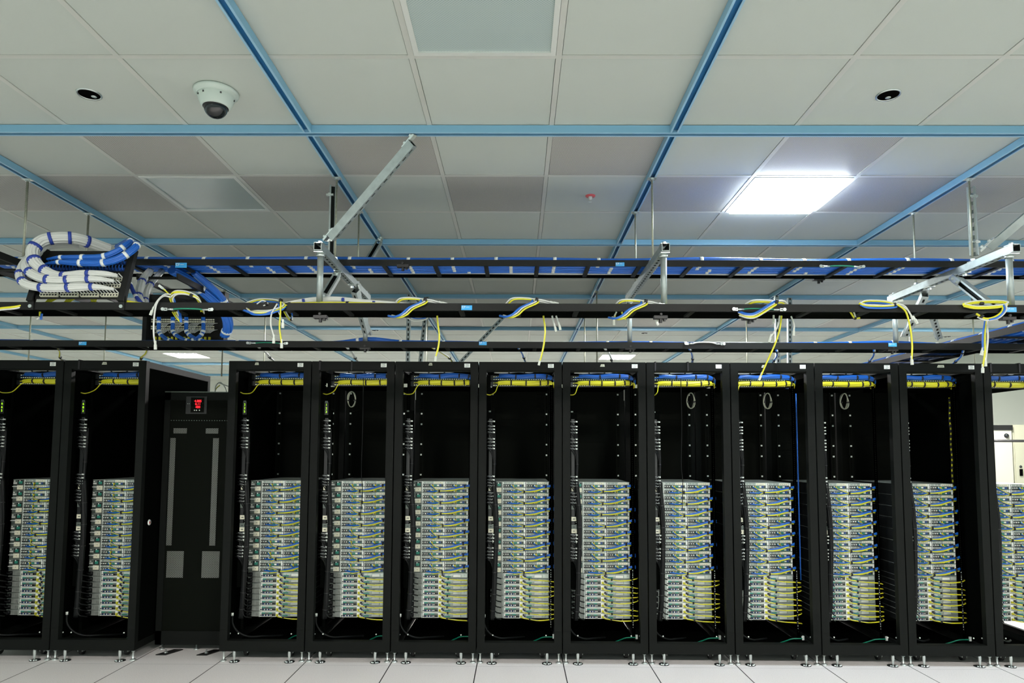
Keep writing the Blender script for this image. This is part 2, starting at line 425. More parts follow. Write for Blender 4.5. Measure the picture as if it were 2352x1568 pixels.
# rod stiffeners (vertical struts beside the near rods)
for X, l, w_, x_ in ((0.0, 'left', (-.3,1,0), -.028), (3.66, 'right', (.75, .6, 0), .030)):
    t = thing('rod_stiffener', 'vertical slotted strut clamped beside the near hanger rod at %s' % l, 'strut channel', (X+x_, .545, 2.62))
    mb = MB(); strut_mesh(mb, (X+x_, .57, 2.632), (X+x_, .57, 3.035), w_ if l == 'left' else (1,1,0), .041, .030, True, l == 'left'); mb.build('channel', ['galv', 'galv_shade'], t)
    for z in (2.70, 2.97):
        b = MB(); b.box(X+x_-.03, X+x_+.012, .535, .552, z, z+.012); hexbolt(b, (X+x_-.01, .54, z+.005), (0,-1,0), .011, .012)
        b.build('clamp', 'bolt', t)
# diagonal braces
def brace(p0, p1, web, label, fill=True, w=.041, h=.041):
    p0, p1 = V(p0), V(p1); t = thing('diagonal_brace', label, 'strut channel', tuple(p1))
    d = (p1-p0).normalized()
    mb = MB(); X, Y, Z = strut_mesh(mb, p0+d*.035, p1-d*.035, web, w, h, True, fill); mb.build('channel', ['galv', 'galv_shade'], t)
    for p, s in ((p0, 1), (p1, -1)):
        b = MB()
        b.obox(p, X*s, Y, Z, .0, .085, -.019, .019, .0415, .047)
        b.obox(p, X*s, Y, Z, -.004, .03, -.019, .019, .036, .0415)
        hexbolt(b, p+X*s*.062+Z*.047, Z, .011, .010); hexbolt(b, p+X*s*.015+Z*.047, Z, .012, .012)
        b.build('end_bracket', 'bolt', t)
brace((.56, -.0, 3.045), (.04, .29, 2.60), (1, -.15, -.45), 'long galvanised diagonal brace from the near blue beam down to the left strut')
brace((3.10+.95, -.0, 3.045), (3.69, .47, 2.61), (.9, -.1, -.75), 'pale diagonal brace at the far right, running up out of view', False)
brace((0.02, 1.70, 3.05), (.02+.0, 1.06, 2.615), (-.2, .9, -.3), 'diagonal brace from ceiling behind the upper tray down to left strut')
brace((-.01, .66, 2.53), (-.03, .36, 2.275), (-.2, .9, -.2), 'short wide brace from left strut down to the near tray')
brace((0.0, .97, 2.53), (.02, 1.30, 2.268), (-.3, -1, 0), 'slotted brace from left strut down to the back tray')
brace((3.66, .68, 2.53), (3.66, .36, 2.275), (.9, .6, .3), 'short pale brace from right strut down to the near tray')
brace((3.67, 1.00, 2.52), (3.70, 1.33, 2.268), (-.2, -1, 0), 'slotted brace from right strut down to the back tray')
brace((3.72, 1.04, 2.40), (3.99, 1.40, 2.272), (-.4, -.9, -.2), 'brace slanting right below near tray at the right', w=.036, h=.036)
# small bolts gathered where braces meet the struts
for X, l in ((0.0, 'left'), (3.66, 'right')):
    for yy in (.62, .96):
        b = MB(); b.box(X-.019, X+.019, yy-.03, yy+.03, ZS-.006, ZS-.001); hexbolt(b, (X, yy, ZS-.006), (0,0,-1), .012, .014)
        tag(b.build('strut_fitting', 'bolt'), 'zinc bolted fitting under the %s strut, %s one' % (l, 'nearer' if yy < .8 else 'farther'), 'bracket')

# distant hangers
for n_, (px, y0, Y, kind) in enumerate([(1198, 0, 5.0, 'r'), (1322, 0, 5.6, 'r'), (415, 0, 4.6, 'r')]): pass
hang = [(-3.66, 3.2, 'r'), (-3.66, 4.4, 'r'), (-1.83, 3.3, 'r'), (-1.83, 4.4, 'r'), (0, 3.4, 's'), (0, 4.6, 'r'), (1.83, 3.3, 'r'), (1.83, 4.5, 'r'), (3.66, 3.4, 's'), (3.66, 4.4, 'r'), (5.49, 1.2, 'r'), (5.49, 3.3, 'r'), (5.49, 4.4, 'r'), (-5.49, 3.2, 'r'), (7.32, 3.3, 'r'), (7.32, 4.5, 'r')]
for X, Y, kd in hang:
    if kd == 'r':
        mb = MB(); mb.tube([(X, Y, 2.22), (X, Y, ZB)], .007, 8); hexbolt(mb, (X, Y, ZB-.02), (0,0,1), .016, .014)
        tag(mb.build('distant_hanger_rod', 'rod'), 'thin hanger rod dropping from a blue channel far behind the racks', 'hanger rod', 'hanger rods far behind the racks')
    else:
        mb = MB(); strut_mesh(mb, (X-.03, Y, 2.22), (X-.03, Y, 3.06), (0,-1,0), .041, .03); strut_mesh(mb, (X+.08, Y, 2.22), (X+.14, Y+.1, 3.06), (0,-1,0), .041, .03)
        tag(mb.build('distant_strut', ['galv', 'galv_shade']), 'pair of slotted struts far behind the racks, %s' % ('left of centre' if X < 1 else 'right of centre'), 'strut channel')
mb = MB(); strut_mesh(mb, (.25, 4.2, 2.3), (.95, 4.2, 3.05), (0,-1,0), .041, .03)
tag(mb.build('distant_strut', ['galv', 'galv_shade']), 'long slanting strut far behind the racks near centre', 'strut channel')

# ------------------------------------------------------------------ ladder trays
def ladder(label, a0, a1, c0, c1, z0, h, axis='x', step=.305, ph=.0, cross=.025):
    t = thing('cable_ladder', label, 'cable tray', ((a0+a1)/2, (c0+c1)/2, z0) if axis == 'x' else ((c0+c1)/2, (a0+a1)/2, z0))
    def bx(mb, u0, u1, v0, v1, w0, w1):
        if axis == 'x': mb.box(u0, u1, v0, v1, w0, w1)
        else: mb.box(v0, v1, u0, u1, w0, w1)
    for c in (c0, c1-.012):
        mb = MB(); bx(mb, a0, a1, c, c+.012, z0, z0+h); mb.build('side_rail', 'ladder' if c == c0 or axis == 'y' else 'inner', t)  # far rail takes a darker black: its shade is put into the colour
    a = a0+ph
    while a < a1:
        mb = MB(); bx(mb, a-cross/2, a+cross/2, c0+.013, c1-.013, z0+.003, z0+.014); mb.build('rung', 'ladder', t); a += step
    return t
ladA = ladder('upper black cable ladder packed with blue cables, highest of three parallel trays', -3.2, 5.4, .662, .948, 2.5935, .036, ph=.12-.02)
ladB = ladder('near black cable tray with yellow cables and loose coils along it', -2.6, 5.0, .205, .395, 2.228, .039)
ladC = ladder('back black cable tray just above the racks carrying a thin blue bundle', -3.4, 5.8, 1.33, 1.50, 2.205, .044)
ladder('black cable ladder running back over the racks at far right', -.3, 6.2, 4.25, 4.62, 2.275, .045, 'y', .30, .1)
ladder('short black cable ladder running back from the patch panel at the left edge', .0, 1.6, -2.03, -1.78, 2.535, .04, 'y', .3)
ladder('black cable ladder descending behind the loop of blue cable at left', .64, 1.62, -1.20, -.95, 2.50, .036, 'y', .3)
def wavy(x0, x1, y, z, amp, seed, n=70):
    r = random.Random(seed); a = [r.uniform(0, 6) for _ in range(4)]
    return [V((x0+(x1-x0)*i/n, y+amp*.5*math.sin(a[0]+i*.55)+amp*.4*math.sin(a[1]+i*.23), z+amp*.35*(1+math.sin(a[2]+i*.45)))) for i in range(n+1)]
def tieset(parent, pts, R, every, w, mtl, off=0, flat=1, name='tie'):
    x = pts[0].x+off; last = 0
    for i in range(1, len(pts)-1):
        if pts[i].x >= x:
            mb = MB(); band(mb, pts, i, R, w, flat=flat); mb.build(name, mtl, parent); x += every
for k in range(5):
    y = .705+.048*k
    t = thing('blue_cable_bundle', 'blue data cable bundle lying in the upper ladder, %s from the near rail' % ORD[k], 'cable bundle', (1, y, 2.61))
    pts = wavy(-3.1, 5.3, y, 2.630, .008, 11+k, 96)
    MB().flute(pts, .0225, 9, twist=.05).build('cables', 'blue', t)
    tieset(t, pts, .0243, .30, .020, 'wtie', .12+.012*k)
t = thing('white_cable_bundle', 'thin white cable bundle along the far rail of the upper ladder', 'cable bundle', (1, .93, 2.61))
MB().flute(wavy(-3.1, 5.3, .925, 2.617, .004, 31, 90), .008, 5).build('cables', 'white', t)
# tray B: yellow run + white run
t = thing('yellow_cable_bundle', 'yellow cable bundle running the length of the near tray', 'cable bundle', (1, .235, 2.26))
pts = [V((x, .25, 2.262+.010*math.exp(-((x+.0)/.35)**2)-.006*(x > .9)+.003*math.sin(x*7))) for x in [(-2.5+7.4*i/120) for i in range(121)]]
MB().flute(pts, .0105, 6, twist=.05).build('cables', 'yellow', t)
tieset(t, pts, .0125, .325, .014, 'btie', .05)
t = thing('white_cable_bundle', 'hump of white cables with blue ties over the near tray by left strut', 'cable bundle', (0, .3, 2.27))
pts = spline([W(640, 702, .30), W(680, 694, .30), W(725, 688, .32), W(780, 688, .32), W(830, 694, .3), W(880, 698, .3), W(940, 703, .3)], 10)
MB().flute(pts, .019, 7, flat=.6).build('cables', 'white', t)
for i in (14, 32, 46): mb = MB(); band(mb, pts, i, .021, .014, flat=.65); mb.build('tie', 'dblue', t)
t = thing('white_cable_bundle', 'thin pale cable run with black ties on the near tray, centre to right', 'cable bundle', (2.5, .28, 2.27))
pts = wavy(.8, 4.8, .29, 2.266, .008, 5, 60); MB().flute(pts, .0075, 5).build('cables', 'white', t)
tieset(t, pts, .0095, .33, .012, 'btie', .2)
# tray C: blue run
t = thing('blue_cable_bundle', 'thin blue cable bundle with white ties along the back tray', 'cable bundle', (1, 1.40, 2.25))
pts = [V((x, 1.40, 2.247+.028*math.exp(-((x-.02)/.16)**2)+.012*math.exp(-((x-3.66)/.25)**2)+.004*math.sin(x*4.2))) for x in [(-3.3+9.0*i/150) for i in range(151)]]
MB().flute(pts, .0155, 8, twist=.04).build('cables', 'blue', t)
tieset(t, pts, .0172, .285, .020, 'wtie', .1)
t = thing('white_cable_bundle', 'thin white cables beside the blue bundle on the back tray', 'cable bundle', (1, 1.43, 2.25))
MB().flute(wavy(-1.0, 5.6, 1.43, 2.256, .008, 77, 80), .007, 4).build('cables', 'white', t)
# right ladder cables
for k in range(4):
    x = 4.31+.085*k
    t = thing('blue_cable_bundle', 'blue cable bundle on the right-hand ladder, %s from its left rail' % ORD[k], 'cable bundle', (x, 3, 2.3))
    pts = [V((x+.004*math.sin(i*.9+k), -.28+6.4*i/86, 2.318)) for i in range(87)]
    MB().flute(pts, .038, 9, flat=.7).build('cables', 'blue', t)
    for i in range(3, 85, 4):
        mb = MB(); band(mb, pts, i, .040, .018, flat=.72); mb.build('tie', 'wtie', t)

# stickers, jumpers, splice hardware on the trays
def sticker(px, py, Y, w, label):
    p = W(px, py, Y); h = w*.44; lad = ladA if .5 < Y < 1 else ladB if Y < .5 else ladC
    mb = MB(); mb.box(p.x-w/2, p.x+w/2, p.y-.0015, p.y-.0002, p.z-h/2, p.z+h/2); t = plabel(mb.build('brand_sticker', 'sky', lad), label)
    m2 = MB(); y0, y1 = p.y-.0022, p.y-.0016
    x0 = p.x-w*.44; z1 = p.z+h*.38
    for a in ((0,.05,.0,.5),(.0,.15,.0,.1),(.0,.15,.42,.5),(.19,.23,.0,.5),(.19,.30,.0,.1),(.27,.31,.0,.28)):
        m2.box(x0+a[0]*w, x0+a[1]*w, y0, y1, z1-a[3]*h, z1-a[2]*h)
    m2.box(p.x-w*.06, p.x+w*.26, y0, y1, p.z+h*.10, p.z+h*.17)
    m2.build('logo', 'label', t)
sticker(416, 609, .6610, .068, 'small blue sticker on the upper ladder rail at left')
sticker(1424, 607, .6610, .052, 'small blue sticker on the upper ladder rail right of centre')
sticker(1072, 706.5, .2040, .056, 'small blue sticker on the near tray at centre')
sticker(2322, 711, .2040, .056, 'small blue sticker on the near tray at far right')
sticker(190, 788.5, 1.3290, .053, 'small blue sticker on the back tray at left')
sticker(1109, 788.5, 1.3290, .053, 'small blue sticker on the back tray at centre')
sticker(2050, 791.5, 1.3290, .056, 'small blue sticker on the back tray at right')
def jumper(x0, x1, py, Y, label, wire='gwire', sag=.0):
    a, b = W(x0, py, Y), W(x1, py+1, Y); t = thing('ground_jumper', label, 'ground wire', tuple((a+b)/2))
    pts = spline([a+V((.05,0,0)), a.lerp(b, .35)+V((0,0,.004+sag)), a.lerp(b, .65)+V((0,0,.004+sag)), b-V((.05,0,0))], 6)
    MB().tube(pts, .0042, 8).build('wire', wire, t)
    for p, s in ((a, 1), (b, -1)):
        mb = MB(); mb.box(min(p.x, p.x+s*.026), max(p.x, p.x+s*.026), p.y-.002, p.y+.002, p.z-.0075, p.z+.0075)
        mb.tube([p+V((s*.024,0,0)), p+V((s*.058,0,0))], .005, 8); hexbolt(mb, p+V((s*.004,-.002,0)), (0,-1,0), .0095, .007)
        mb.build('lug', 'bolt', t)
        MB().lathe([(.0,-.0024),(.0035,-.0024),(.0035,.001)], p+V((s*.017,0,0)), 8, ax='y').build('hole', 'dark', t)
jumper(373, 490, 710, .200, 'green grounding jumper with silver lugs on the near tray, left side')
jumper(1683, 1803, 710, .200, 'green grounding jumper with silver lugs on near tray behind a cable coil')
jumper(568, 661, 787.5, 1.325, 'green grounding jumper with silver lugs on the back tray')
jumper(1573, 1664, 789, 1.325, 'grey grounding jumper with silver lugs on the back tray', 'white', .006)
jumper(1883, 1984, 611.5, .657, 'green grounding jumper with silver lugs on the upper ladder')
def splice(px, py, Y, label):
    p = W(px, py, Y); lad = ladA if .5 < Y < 1 else ladB if Y < .5 else ladC
    mb = MB(); mb.box(p.x-.035, p.x+.035, p.y-.004, p.y+.03, p.z-.008, p.z+.008); t = mb.build('splice_clamp', 'black', lad)
    mb = MB(); hexbolt(mb, p+V((0,.01,-.008)), (0,0,-1), .009, .02); hexbolt(mb, p+V((.02,.01,-.008)), (0,0,-1), .008, .012); hexbolt(mb, p+V((.0,-.004,.014)), (0,-1,0), .007, .008); mb.build('bolt', 'black', t)
splice(735, 727, .215, 'black clamp under the near tray below the left strut')
splice(1518, 728, .215, 'black clamp under the near tray below the middle strut')
splice(2318, 731, .215, 'black clamp under the near tray at the far right')
splice(1722, 730, .215, 'black clamp under the near tray below the coil right of centre')
splice(838, 799, 1.34, 'black clamp under the back tray left of centre')
splice(1448, 800, 1.34, 'black clamp under the back tray right of centre')
splice(2051, 803, 1.34, 'black clamp under the back tray below a blue sticker')
splice(1882, 640, .955, 'black clamp under the far rail of the upper ladder, right')
splice(925, 610, .664, 'black clamp on the near rail of the upper ladder, left')

# ------------------------------------------------------------------ loose coils and dangling cables on the near tray
def coil(name, label, cat, strands, ties=(), plugs=()):
    p0 = strands[0][1][0]; t = thing(name, label, cat, tuple(p0))
    cn = {'yellow': 'yellow_cable', 'white': 'white_cable', 'blue': 'blue_cable', 'bcab': 'black_cable'}
    for col, P, r in strands:
        MB().tube(spline(P, 8), r, 8).build(cn[col], col, t)
    for p, ax, R, w in ties:
        mb = MB(); ax = V(ax).normalized(); mb.ring_tube([V(p)-ax*w/2, V(p)+ax*w/2], [(R*math.cos(PI*k/5), R*.7*math.sin(PI*k/5)) for k in range(10)], 0); mb.build('tie', 'btie', t)
    for p, ax in plugs:
        p = V(p); ax = V(ax).normalized(); mb = MB(); up = V((0,-1,0)); sd = ax.cross(up).normalized()
        mb.obox(p, ax, sd, up, 0, .026, -.006, .006, -.004, .005); mb.obox(p, ax, sd, up, -.02, 0, -.0038, .0038, -.0035, .0035)
        mb.obox(p, ax, sd, up, .002, .02, -.0025, .0025, .005, .0085); mb.build('plug', 'plug', t)
    return t
def S(pts, Y, dx=0, dy=0, dY=0):
    return [W(x+dx, y+dy, (q[2] if len(q) > 2 else Y)+dY) for q in pts for x, y in [q[:2]]]
RC = .0034
# A: large tangle at left
b1 = [(555,706,.27),(575,712,.22),(620,712,.19),(650,702,.19),(640,690,.22),(600,686,.27),(566,695,.27),(564,704,.22),(580,716,.18),(620,714,.185),(655,698,.2)]
coil('cable_coil', 'oval coil of white, yellow and blue cables left of the left strut', 'cable coil',
     [('white', S(b1,.2), RC), ('yellow', S(b1,.2,4,2), RC), ('blue', S(b1,.2,2,6), RC*1.3), ('blue', S([(560,712,.19),(600,722,.18),(640,708,.19)],.2), RC*1.3),
      ('white', S([(590,698,.2),(603,690,.2),(615,697,.2),(605,702,.2)],.2), RC)],
     [(W(612,697,.20), (1,0,.4), .014, .012), (W(645,690,.2), (1,0,-.5), .014, .012)])
coil('hanging_cable', 'white and yellow patch cables dangling from the oval coil at left', 'cable',
     [('white', S([(637,697,.185),(624,720),(622,745),(628,768),(629,776)],.185), RC*1.2), ('yellow', S([(645,692,.18),(644,720),(642,750),(645,775),(647,790)],.18), RC*1.25),
      ('blue', S([(640,697,.19),(640,715),(645,725)],.19), RC), ('white', S([(640,716,.19),(648,735),(650,742)],.19), RC)], (),
     [(W(629,777,.185), (0,0,-1)), (W(647,788,.18), (.02,0,-1)), (W(650,742,.19), (0,0,-1))])
coil('cable_loop', 'short loop of mixed cables poking below near tray beside left coil', 'cable coil',
     [('yellow', S([(652,715,.3),(660,728),(668,735),(670,724)],.3), RC), ('white', S([(656,715,.3),(664,728),(671,734),(671,722)],.3), RC), ('blue', S([(668,714,.3),(671,724),(668,734)],.3), RC*1.2)],
     [(W(669,734,.3), (1,0,.2), .010, .008)])
# B: tangle above left jumper
arch = [(404,722,.3),(396,700,.24),(390,682,.21),(400,671,.2),(425,672,.2),(448,682,.2),(458,697,.24),(462,715,.32)]
coil('cable_coil', 'tall arching loop of yellow, white and blue cables over the left green jumper', 'cable coil',
     [('yellow', S(arch,.2), RC*1.3), ('white', S(arch,.2,3,-3), RC*1.2), ('yellow', S(arch,.2,5,2), RC*1.2), ('white', S([(390,684,.2),(402,675),(425,674),(440,680)],.2), RC*1.2), ('blue', S(arch[:3],.21,9,2), RC*1.2), ('white', S(arch,.2,7,5), RC)],
     [(W(441,679,.2), (1,0,-.4), .015, .014)])
coil('hanging_cable', 'two white patch cables hanging in front of near tray at left', 'cable',
     [('white', S([(392,682,.19),(375,680,.185),(360,697,.18),(354,730,.18),(353,765,.18),(356,790,.18)],.18), RC*1.3), ('white', S([(393,676,.19),(378,676),(362,690),(350,712)],.18), RC*1.1), ('yellow', S([(388,675,.19),(375,663,.2)],.2), RC)], (),
     [(W(357,791,.18), (.05,0,-1)), (W(350,713,.18), (-.35,0,-1)), (W(374,662,.2), (-.8,0,.6))])
coil('cable_loop', 'bundle of cables looping below near tray under left green jumper', 'cable coil',
     [('yellow', S([(396,716,.3),(404,728),(412,737),(417,741)],.3), RC*1.2), ('white', S([(401,717,.3),(408,728),(415,736),(417,740)],.3), RC*1.1), ('blue', S([(409,717,.3),(413,728),(416,740)],.3), RC*2), ('blue', S([(416,741,.3),(416,730),(413,717)],.3), RC*1.5)])
# C: loops at centre, right
def zloop(x, y, l, s=1):
    'coil that crosses diagonally over the rail'
    top = [(x-45,y-4,.24),(x-30,y-17,.22),(x,y-18,.21),(x+25,y-14,.2),(x+22,y-8,.19),(x-4,y+4,.185),(x-20,y+18,.185),(x-36,y+24,.2),(x-50,y+22,.25)]
    coil('cable_coil', l, 'cable coil', [('white', S(top,.2), RC*1.2), ('yellow', S(top,.2,4,3), RC*1.3), ('blue', S(top[3:],.19,-8,1), RC*1.7), ('white', S([(x+20,y-16,.2),(x+45,y-12,.21),(x+70,y-4,.24)],.2), RC*1.2),('white', S([(x+20,y-12,.2),(x+40,y-9,.21),(x+60,y-3,.24)],.2), RC)],
         [(W(x+27,y-14,.2), (1,0,-.2), .016, .016)], [(W(x+66,y-7,.23), (1,0,-.3))])
zloop(950, 702, 'coil of blue, white and yellow cables on near tray left of centre sticker')
zloop(1206, 702, 'coil of blue, yellow and white cables on near tray right of centre sticker')
zloop(1456, 706, 'small coil of blue and white cables on near tray left of the middle strut')
coil('cable_loop', 'white and blue loop dipping below the near tray left of centre', 'cable coil',
     [('white', S([(930,726,.4),(950,736),(975,734),(985,727)],.4), RC*1.2), ('blue', S([(935,725,.4),(955,731),(975,730),(985,725)],.4), RC)])
coil('cable_loop', 'small yellow and white pigtail under near tray left of middle strut', 'cable coil',
     [('yellow', S([(1428,716,.3),(1433,730),(1438,733)],.3), RC*1.3), ('white', S([(1416,716,.3),(1411,726)],.3), RC*1.2), ('yellow', S([(1413,724,.3),(1410,736)],.3), RC)], (), [(W(1410,736,.3), (0,0,-1))])
big = [(1712,698,.26),(1730,690,.23),(1765,690,.21),(1780,694,.2),(1765,704,.19),(1735,722,.185),(1715,724,.19),(1696,718,.22)]
coil('cable_coil', 'big diagonal coil of mixed cables right of centre over a green jumper', 'cable coil',
     [('white', S(big,.2), RC*1.3), ('yellow', S(big,.2,3,4), RC*1.5), ('blue', S(big[3:],.19,0,-3), RC*2.2), ('white', S(big[3:],.18,2,6), RC*1.2), ('yellow', S(big[3:],.18,4,3), RC*1.2), ('white', S([(1780,692,.2),(1800,691,.22),(1812,704,.27)],.2), RC*1.3), ('yellow', S([(1780,695,.2),(1798,696,.22),(1803,704,.27)],.2), RC*1.2)],
     [(W(1783,693,.2), (1,0,-.3), .017, .014)])
ov = [(1972,700,.23),(1990,692,.22),(2030,693,.21),(2056,700,.2),(2030,703,.19),(1990,702,.19),(1973,696,.2)]
coil('cable_coil', 'flat oval coil of yellow, white and blue cables on near tray at right', 'cable coil',
     [('yellow', S(ov,.2), RC*1.3), ('white', S(ov,.2,2,-2), RC*1.2), ('blue', S(ov,.2,3,4), RC*1.6)], [(W(2055,699,.2), (1,0,.1), .014, .012)])
coil('hanging_cable', 'yellow patch cable hanging from the oval coil at right down to racks', 'cable',
     [('yellow', S([(2060,698,.19),(2080,715,.185),(2090,750,.185),(2095,790,.185),(2094,825,.185)],.185), RC*1.35), ('white', S([(2058,696,.19),(2078,703,.185),(2090,720,.185),(2100,735,.185),(2104,742,.185)],.185), RC*1.2), ('white', S([(2058,698,.19),(2085,712,.185),(2096,735,.185)],.185), RC*1.1)], (),
     [(W(2094,826,.185), (.05,0,-1)), (W(2101,733,.185), (.5,0,-1)), (W(2062,692,.2), (1,0,.2))])
rt = [(2212,698,.2),(2240,693,.21),(2290,692,.22),(2312,696,.21),(2290,703,.19),(2240,705,.185),(2212,700,.19)]
coil('cable_coil', 'flat yellow cable coil lying on the near tray at far right', 'cable coil',
     [('yellow', S(rt,.2), RC*1.4), ('yellow', S(rt,.2,2,3), RC*1.3), ('white', S(rt,.2,4,-2), RC*1.1), ('white', S([(2311,697,.2),(2310,714,.19),(2293,730,.19),(2265,735,.19),(2245,728,.2)],.2), RC*1.3), ('yellow', S([(2306,697,.2),(2300,716,.19),(2283,728,.19),(2262,731,.19),(2242,720,.2)],.2), RC*1.5), ('blue', S([(2303,698,.2),(2306,712,.19),(2290,729,.19),(2270,734,.19)],.2), RC*2)],
     [(W(2255,697,.2), (1,0,0), .012, .012), (W(2254,726,.19), (1,0,-.6), .014, .012)])
coil('hanging_cable', 'yellow, white and blue cables hanging at far right past the rack top', 'cable',
     [('yellow', S([(2264,733,.3),(2262,770),(2262,810),(2257,842)],.3), RC*1.35), ('white', S([(2266,733,.3),(2269,770),(2267,800),(2263,832)],.3), RC*1.4), ('blue', S([(2263,733,.3),(2258,765),(2257,790),(2258,805)],.3), RC*1.3)], (),
     [(W(2257,845,.3), (-.05,0,-1)), (W(2263,830,.3), (0,0,-1)), (W(2256,805,.3), (-.25,0,-1))])
coil('hanging_cable', 'yellow cable hanging below the near tray left of centre, ending above a rack', 'cable',
     [('yellow', S([(1004,725,.35),(1006,745),(1009,770),(1007,795),(1001,818)],.35), RC*1.4)], (), [(W(1001,819,.35), (-.1,0,-1))])
coil('hanging_cable', 'yellow cable hanging below the near tray right of centre, ending above a rack', 'cable',
     [('yellow', S([(1248,725,.35),(1252,755),(1250,785),(1244,815),(1240,828)],.35), RC*1.4)], (), [(W(1240,828,.35), (-.25,0,-1))])
coil('hanging_cable', 'pair of short white plugs dangling below near tray right of centre', 'cable',
     [('white', S([(1268,725,.35),(1272,742),(1275,752)],.35), RC*1.4), ('white', S([(1277,725,.35),(1282,740),(1285,748)],.35), RC*1.4)], (), [(W(1275,751,.35), (.2,0,-1)), (W(1285,747,.35), (.2,0,-1))])
coil('hanging_cable', 'long yellow cable slanting down left across a rack top right of centre', 'cable',
     [('yellow', S([(1795,725,.35),(1791,755),(1780,790),(1762,830),(1748,862)],.35), RC*1.4)], (), [(W(1747,863,.35), (-.4,0,-1))])
coil('hanging_cable', 'white patch cables dangling below near tray right of centre', 'cable',
     [('white', S([(1791,725,.34),(1786,748),(1776,765),(1768,776)],.34), RC*1.2), ('white', S([(1817,726,.34),(1824,745),(1823,762)],.34), RC*1.2), ('white', S([(1777,727,.34),(1777,735)],.34), RC*1.3)], (),
     [(W(1769,775,.34), (-.3,0,-1)), (W(1823,760,.34), (-.1,0,-1)), (W(1777,732,.34), (0,0,-1))])
coil('hanging_cable', 'short white plug dangling below the near tray by the middle strut', 'cable',
     [('white', S([(1505,726,.34),(1508,738)],.34), RC*1.4)], (), [(W(1508,737,.34), (.3,0,-1))])
coil('cable_loop', 'yellow and white pigtail with black tie under near tray at right', 'cable coil',
     [('yellow', S([(1953,716,.3),(1960,727),(1966,731),(1975,730)],.3), RC*1.3), ('white', S([(1961,716,.3),(1964,725),(1965,731)],.3), RC*1.2)], [(W(1964,731,.3), (1,0,-.2), .010, .01)])
coil('cable_loop', 'small white and blue cable end hanging below near tray at far left', 'cable coil',
     [('yellow', S([(92,716,.3),(92,726)],.3), RC*1.6), ('white', S([(85,733,.3),(92,728)],.3), RC*1.4), ('blue', S([(96,720,.3),(94,734)],.3), RC*1.8)])
lf = [(0,708,.2),(30,705,.2),(60,700,.22),(95,698,.26)]
coil('cable_run', 'yellow, white and blue cables sweeping into the near tray from left edge', 'cable',
     [('yellow', S([(-40,714,.2)]+lf,.2), RC*1.8), ('white', S([(-40,717,.2)]+lf,.2,0,4), RC*1.3), ('blue', S([(-40,698,.3),(10,700,.3),(50,702,.3),(90,704,.3)],.3), RC*3)])

# ------------------------------------------------------------------ patch panel on near tray (left)
def patch_panel_near():
    XL, XR = -1.49, -1.02
    B_, T_ = V((0, .205, 2.285)), V((0, .292, 2.565)); d = (T_-B_).normalized(); n = V((0, -d.z, d.y))
    ex = V((1,0,0)); o = V((XL, B_.y, B_.z))
    t = thing('patch_bay', 'slanted black patch panel frame bolted to the near tray at left', 'patch panel', tuple(o))
    mb = MB(); mb.obox(o, ex, d, n, 0, XR-XL, .0, .295, -.006, 0); mb.build('back_plate', 'ladder', t)
    # side arms
    for x in (XL-.008, XR):
        mb = MB(); mb.obox(V((x, B_.y, B_.z)), ex, d, n, -.016, .016, -.02, .30, -.012, .018)
        mb.box(x-.016, x+.016, .196, .204, 2.225, 2.30); arm = mb.build('side_arm', 'ladder', t)
        b = MB(); hexbolt(b, (x, .196, 2.243), (0,-1,0), .010, .006); b.build('bolt', 'bolt', arm)
    rows = [.018, .072, .112]
    for r in rows:
        for k in range(4):
            mb = MB(); x0 = .035+k*.107
            mb.obox(o, ex, d, n, x0, x0+.094, r-.008, r+.010, 0, .012, 0)
            for q in range(6): mb.obox(o, ex, d, n, x0+.004+q*.0152, x0+.014+q*.0152, r-.006, r+.003, .012, .0125, 1)
            mb.build('jack_block', ['cream', 'dark'], t)
        w = MB()
        for q in range(24):
            x = .045+q*.0178
            a = o+ex*x+d*(r+.006)+n*.013; b = a+ex*-.016+d*.016+n*.022
            w.tube([a, (a+b)/2+n*.006, b], .0028, 6)
        w.build('jack_cables', 'white', t)
    for r in (.175, .215):
        mb = MB()
        for k in range(24): mb.obox(o, ex, d, n, .03+k*.0176, .03+k*.0176+.013, r-.008, r+.008, 0, .012, 0)
        mb.build('jack_row', 'navy', t)
        w = MB()
        for q in range(24):
            a = o+ex*(.035+q*.0176)+d*(r-.004)+n*.012; b = a+d*.016+n*.02+ex*.008
            w.tube([a, (a+b)/2+n*.006, b], .0026, 6)
        w.build('jack_cables', 'blue', t)
patch_panel_near()
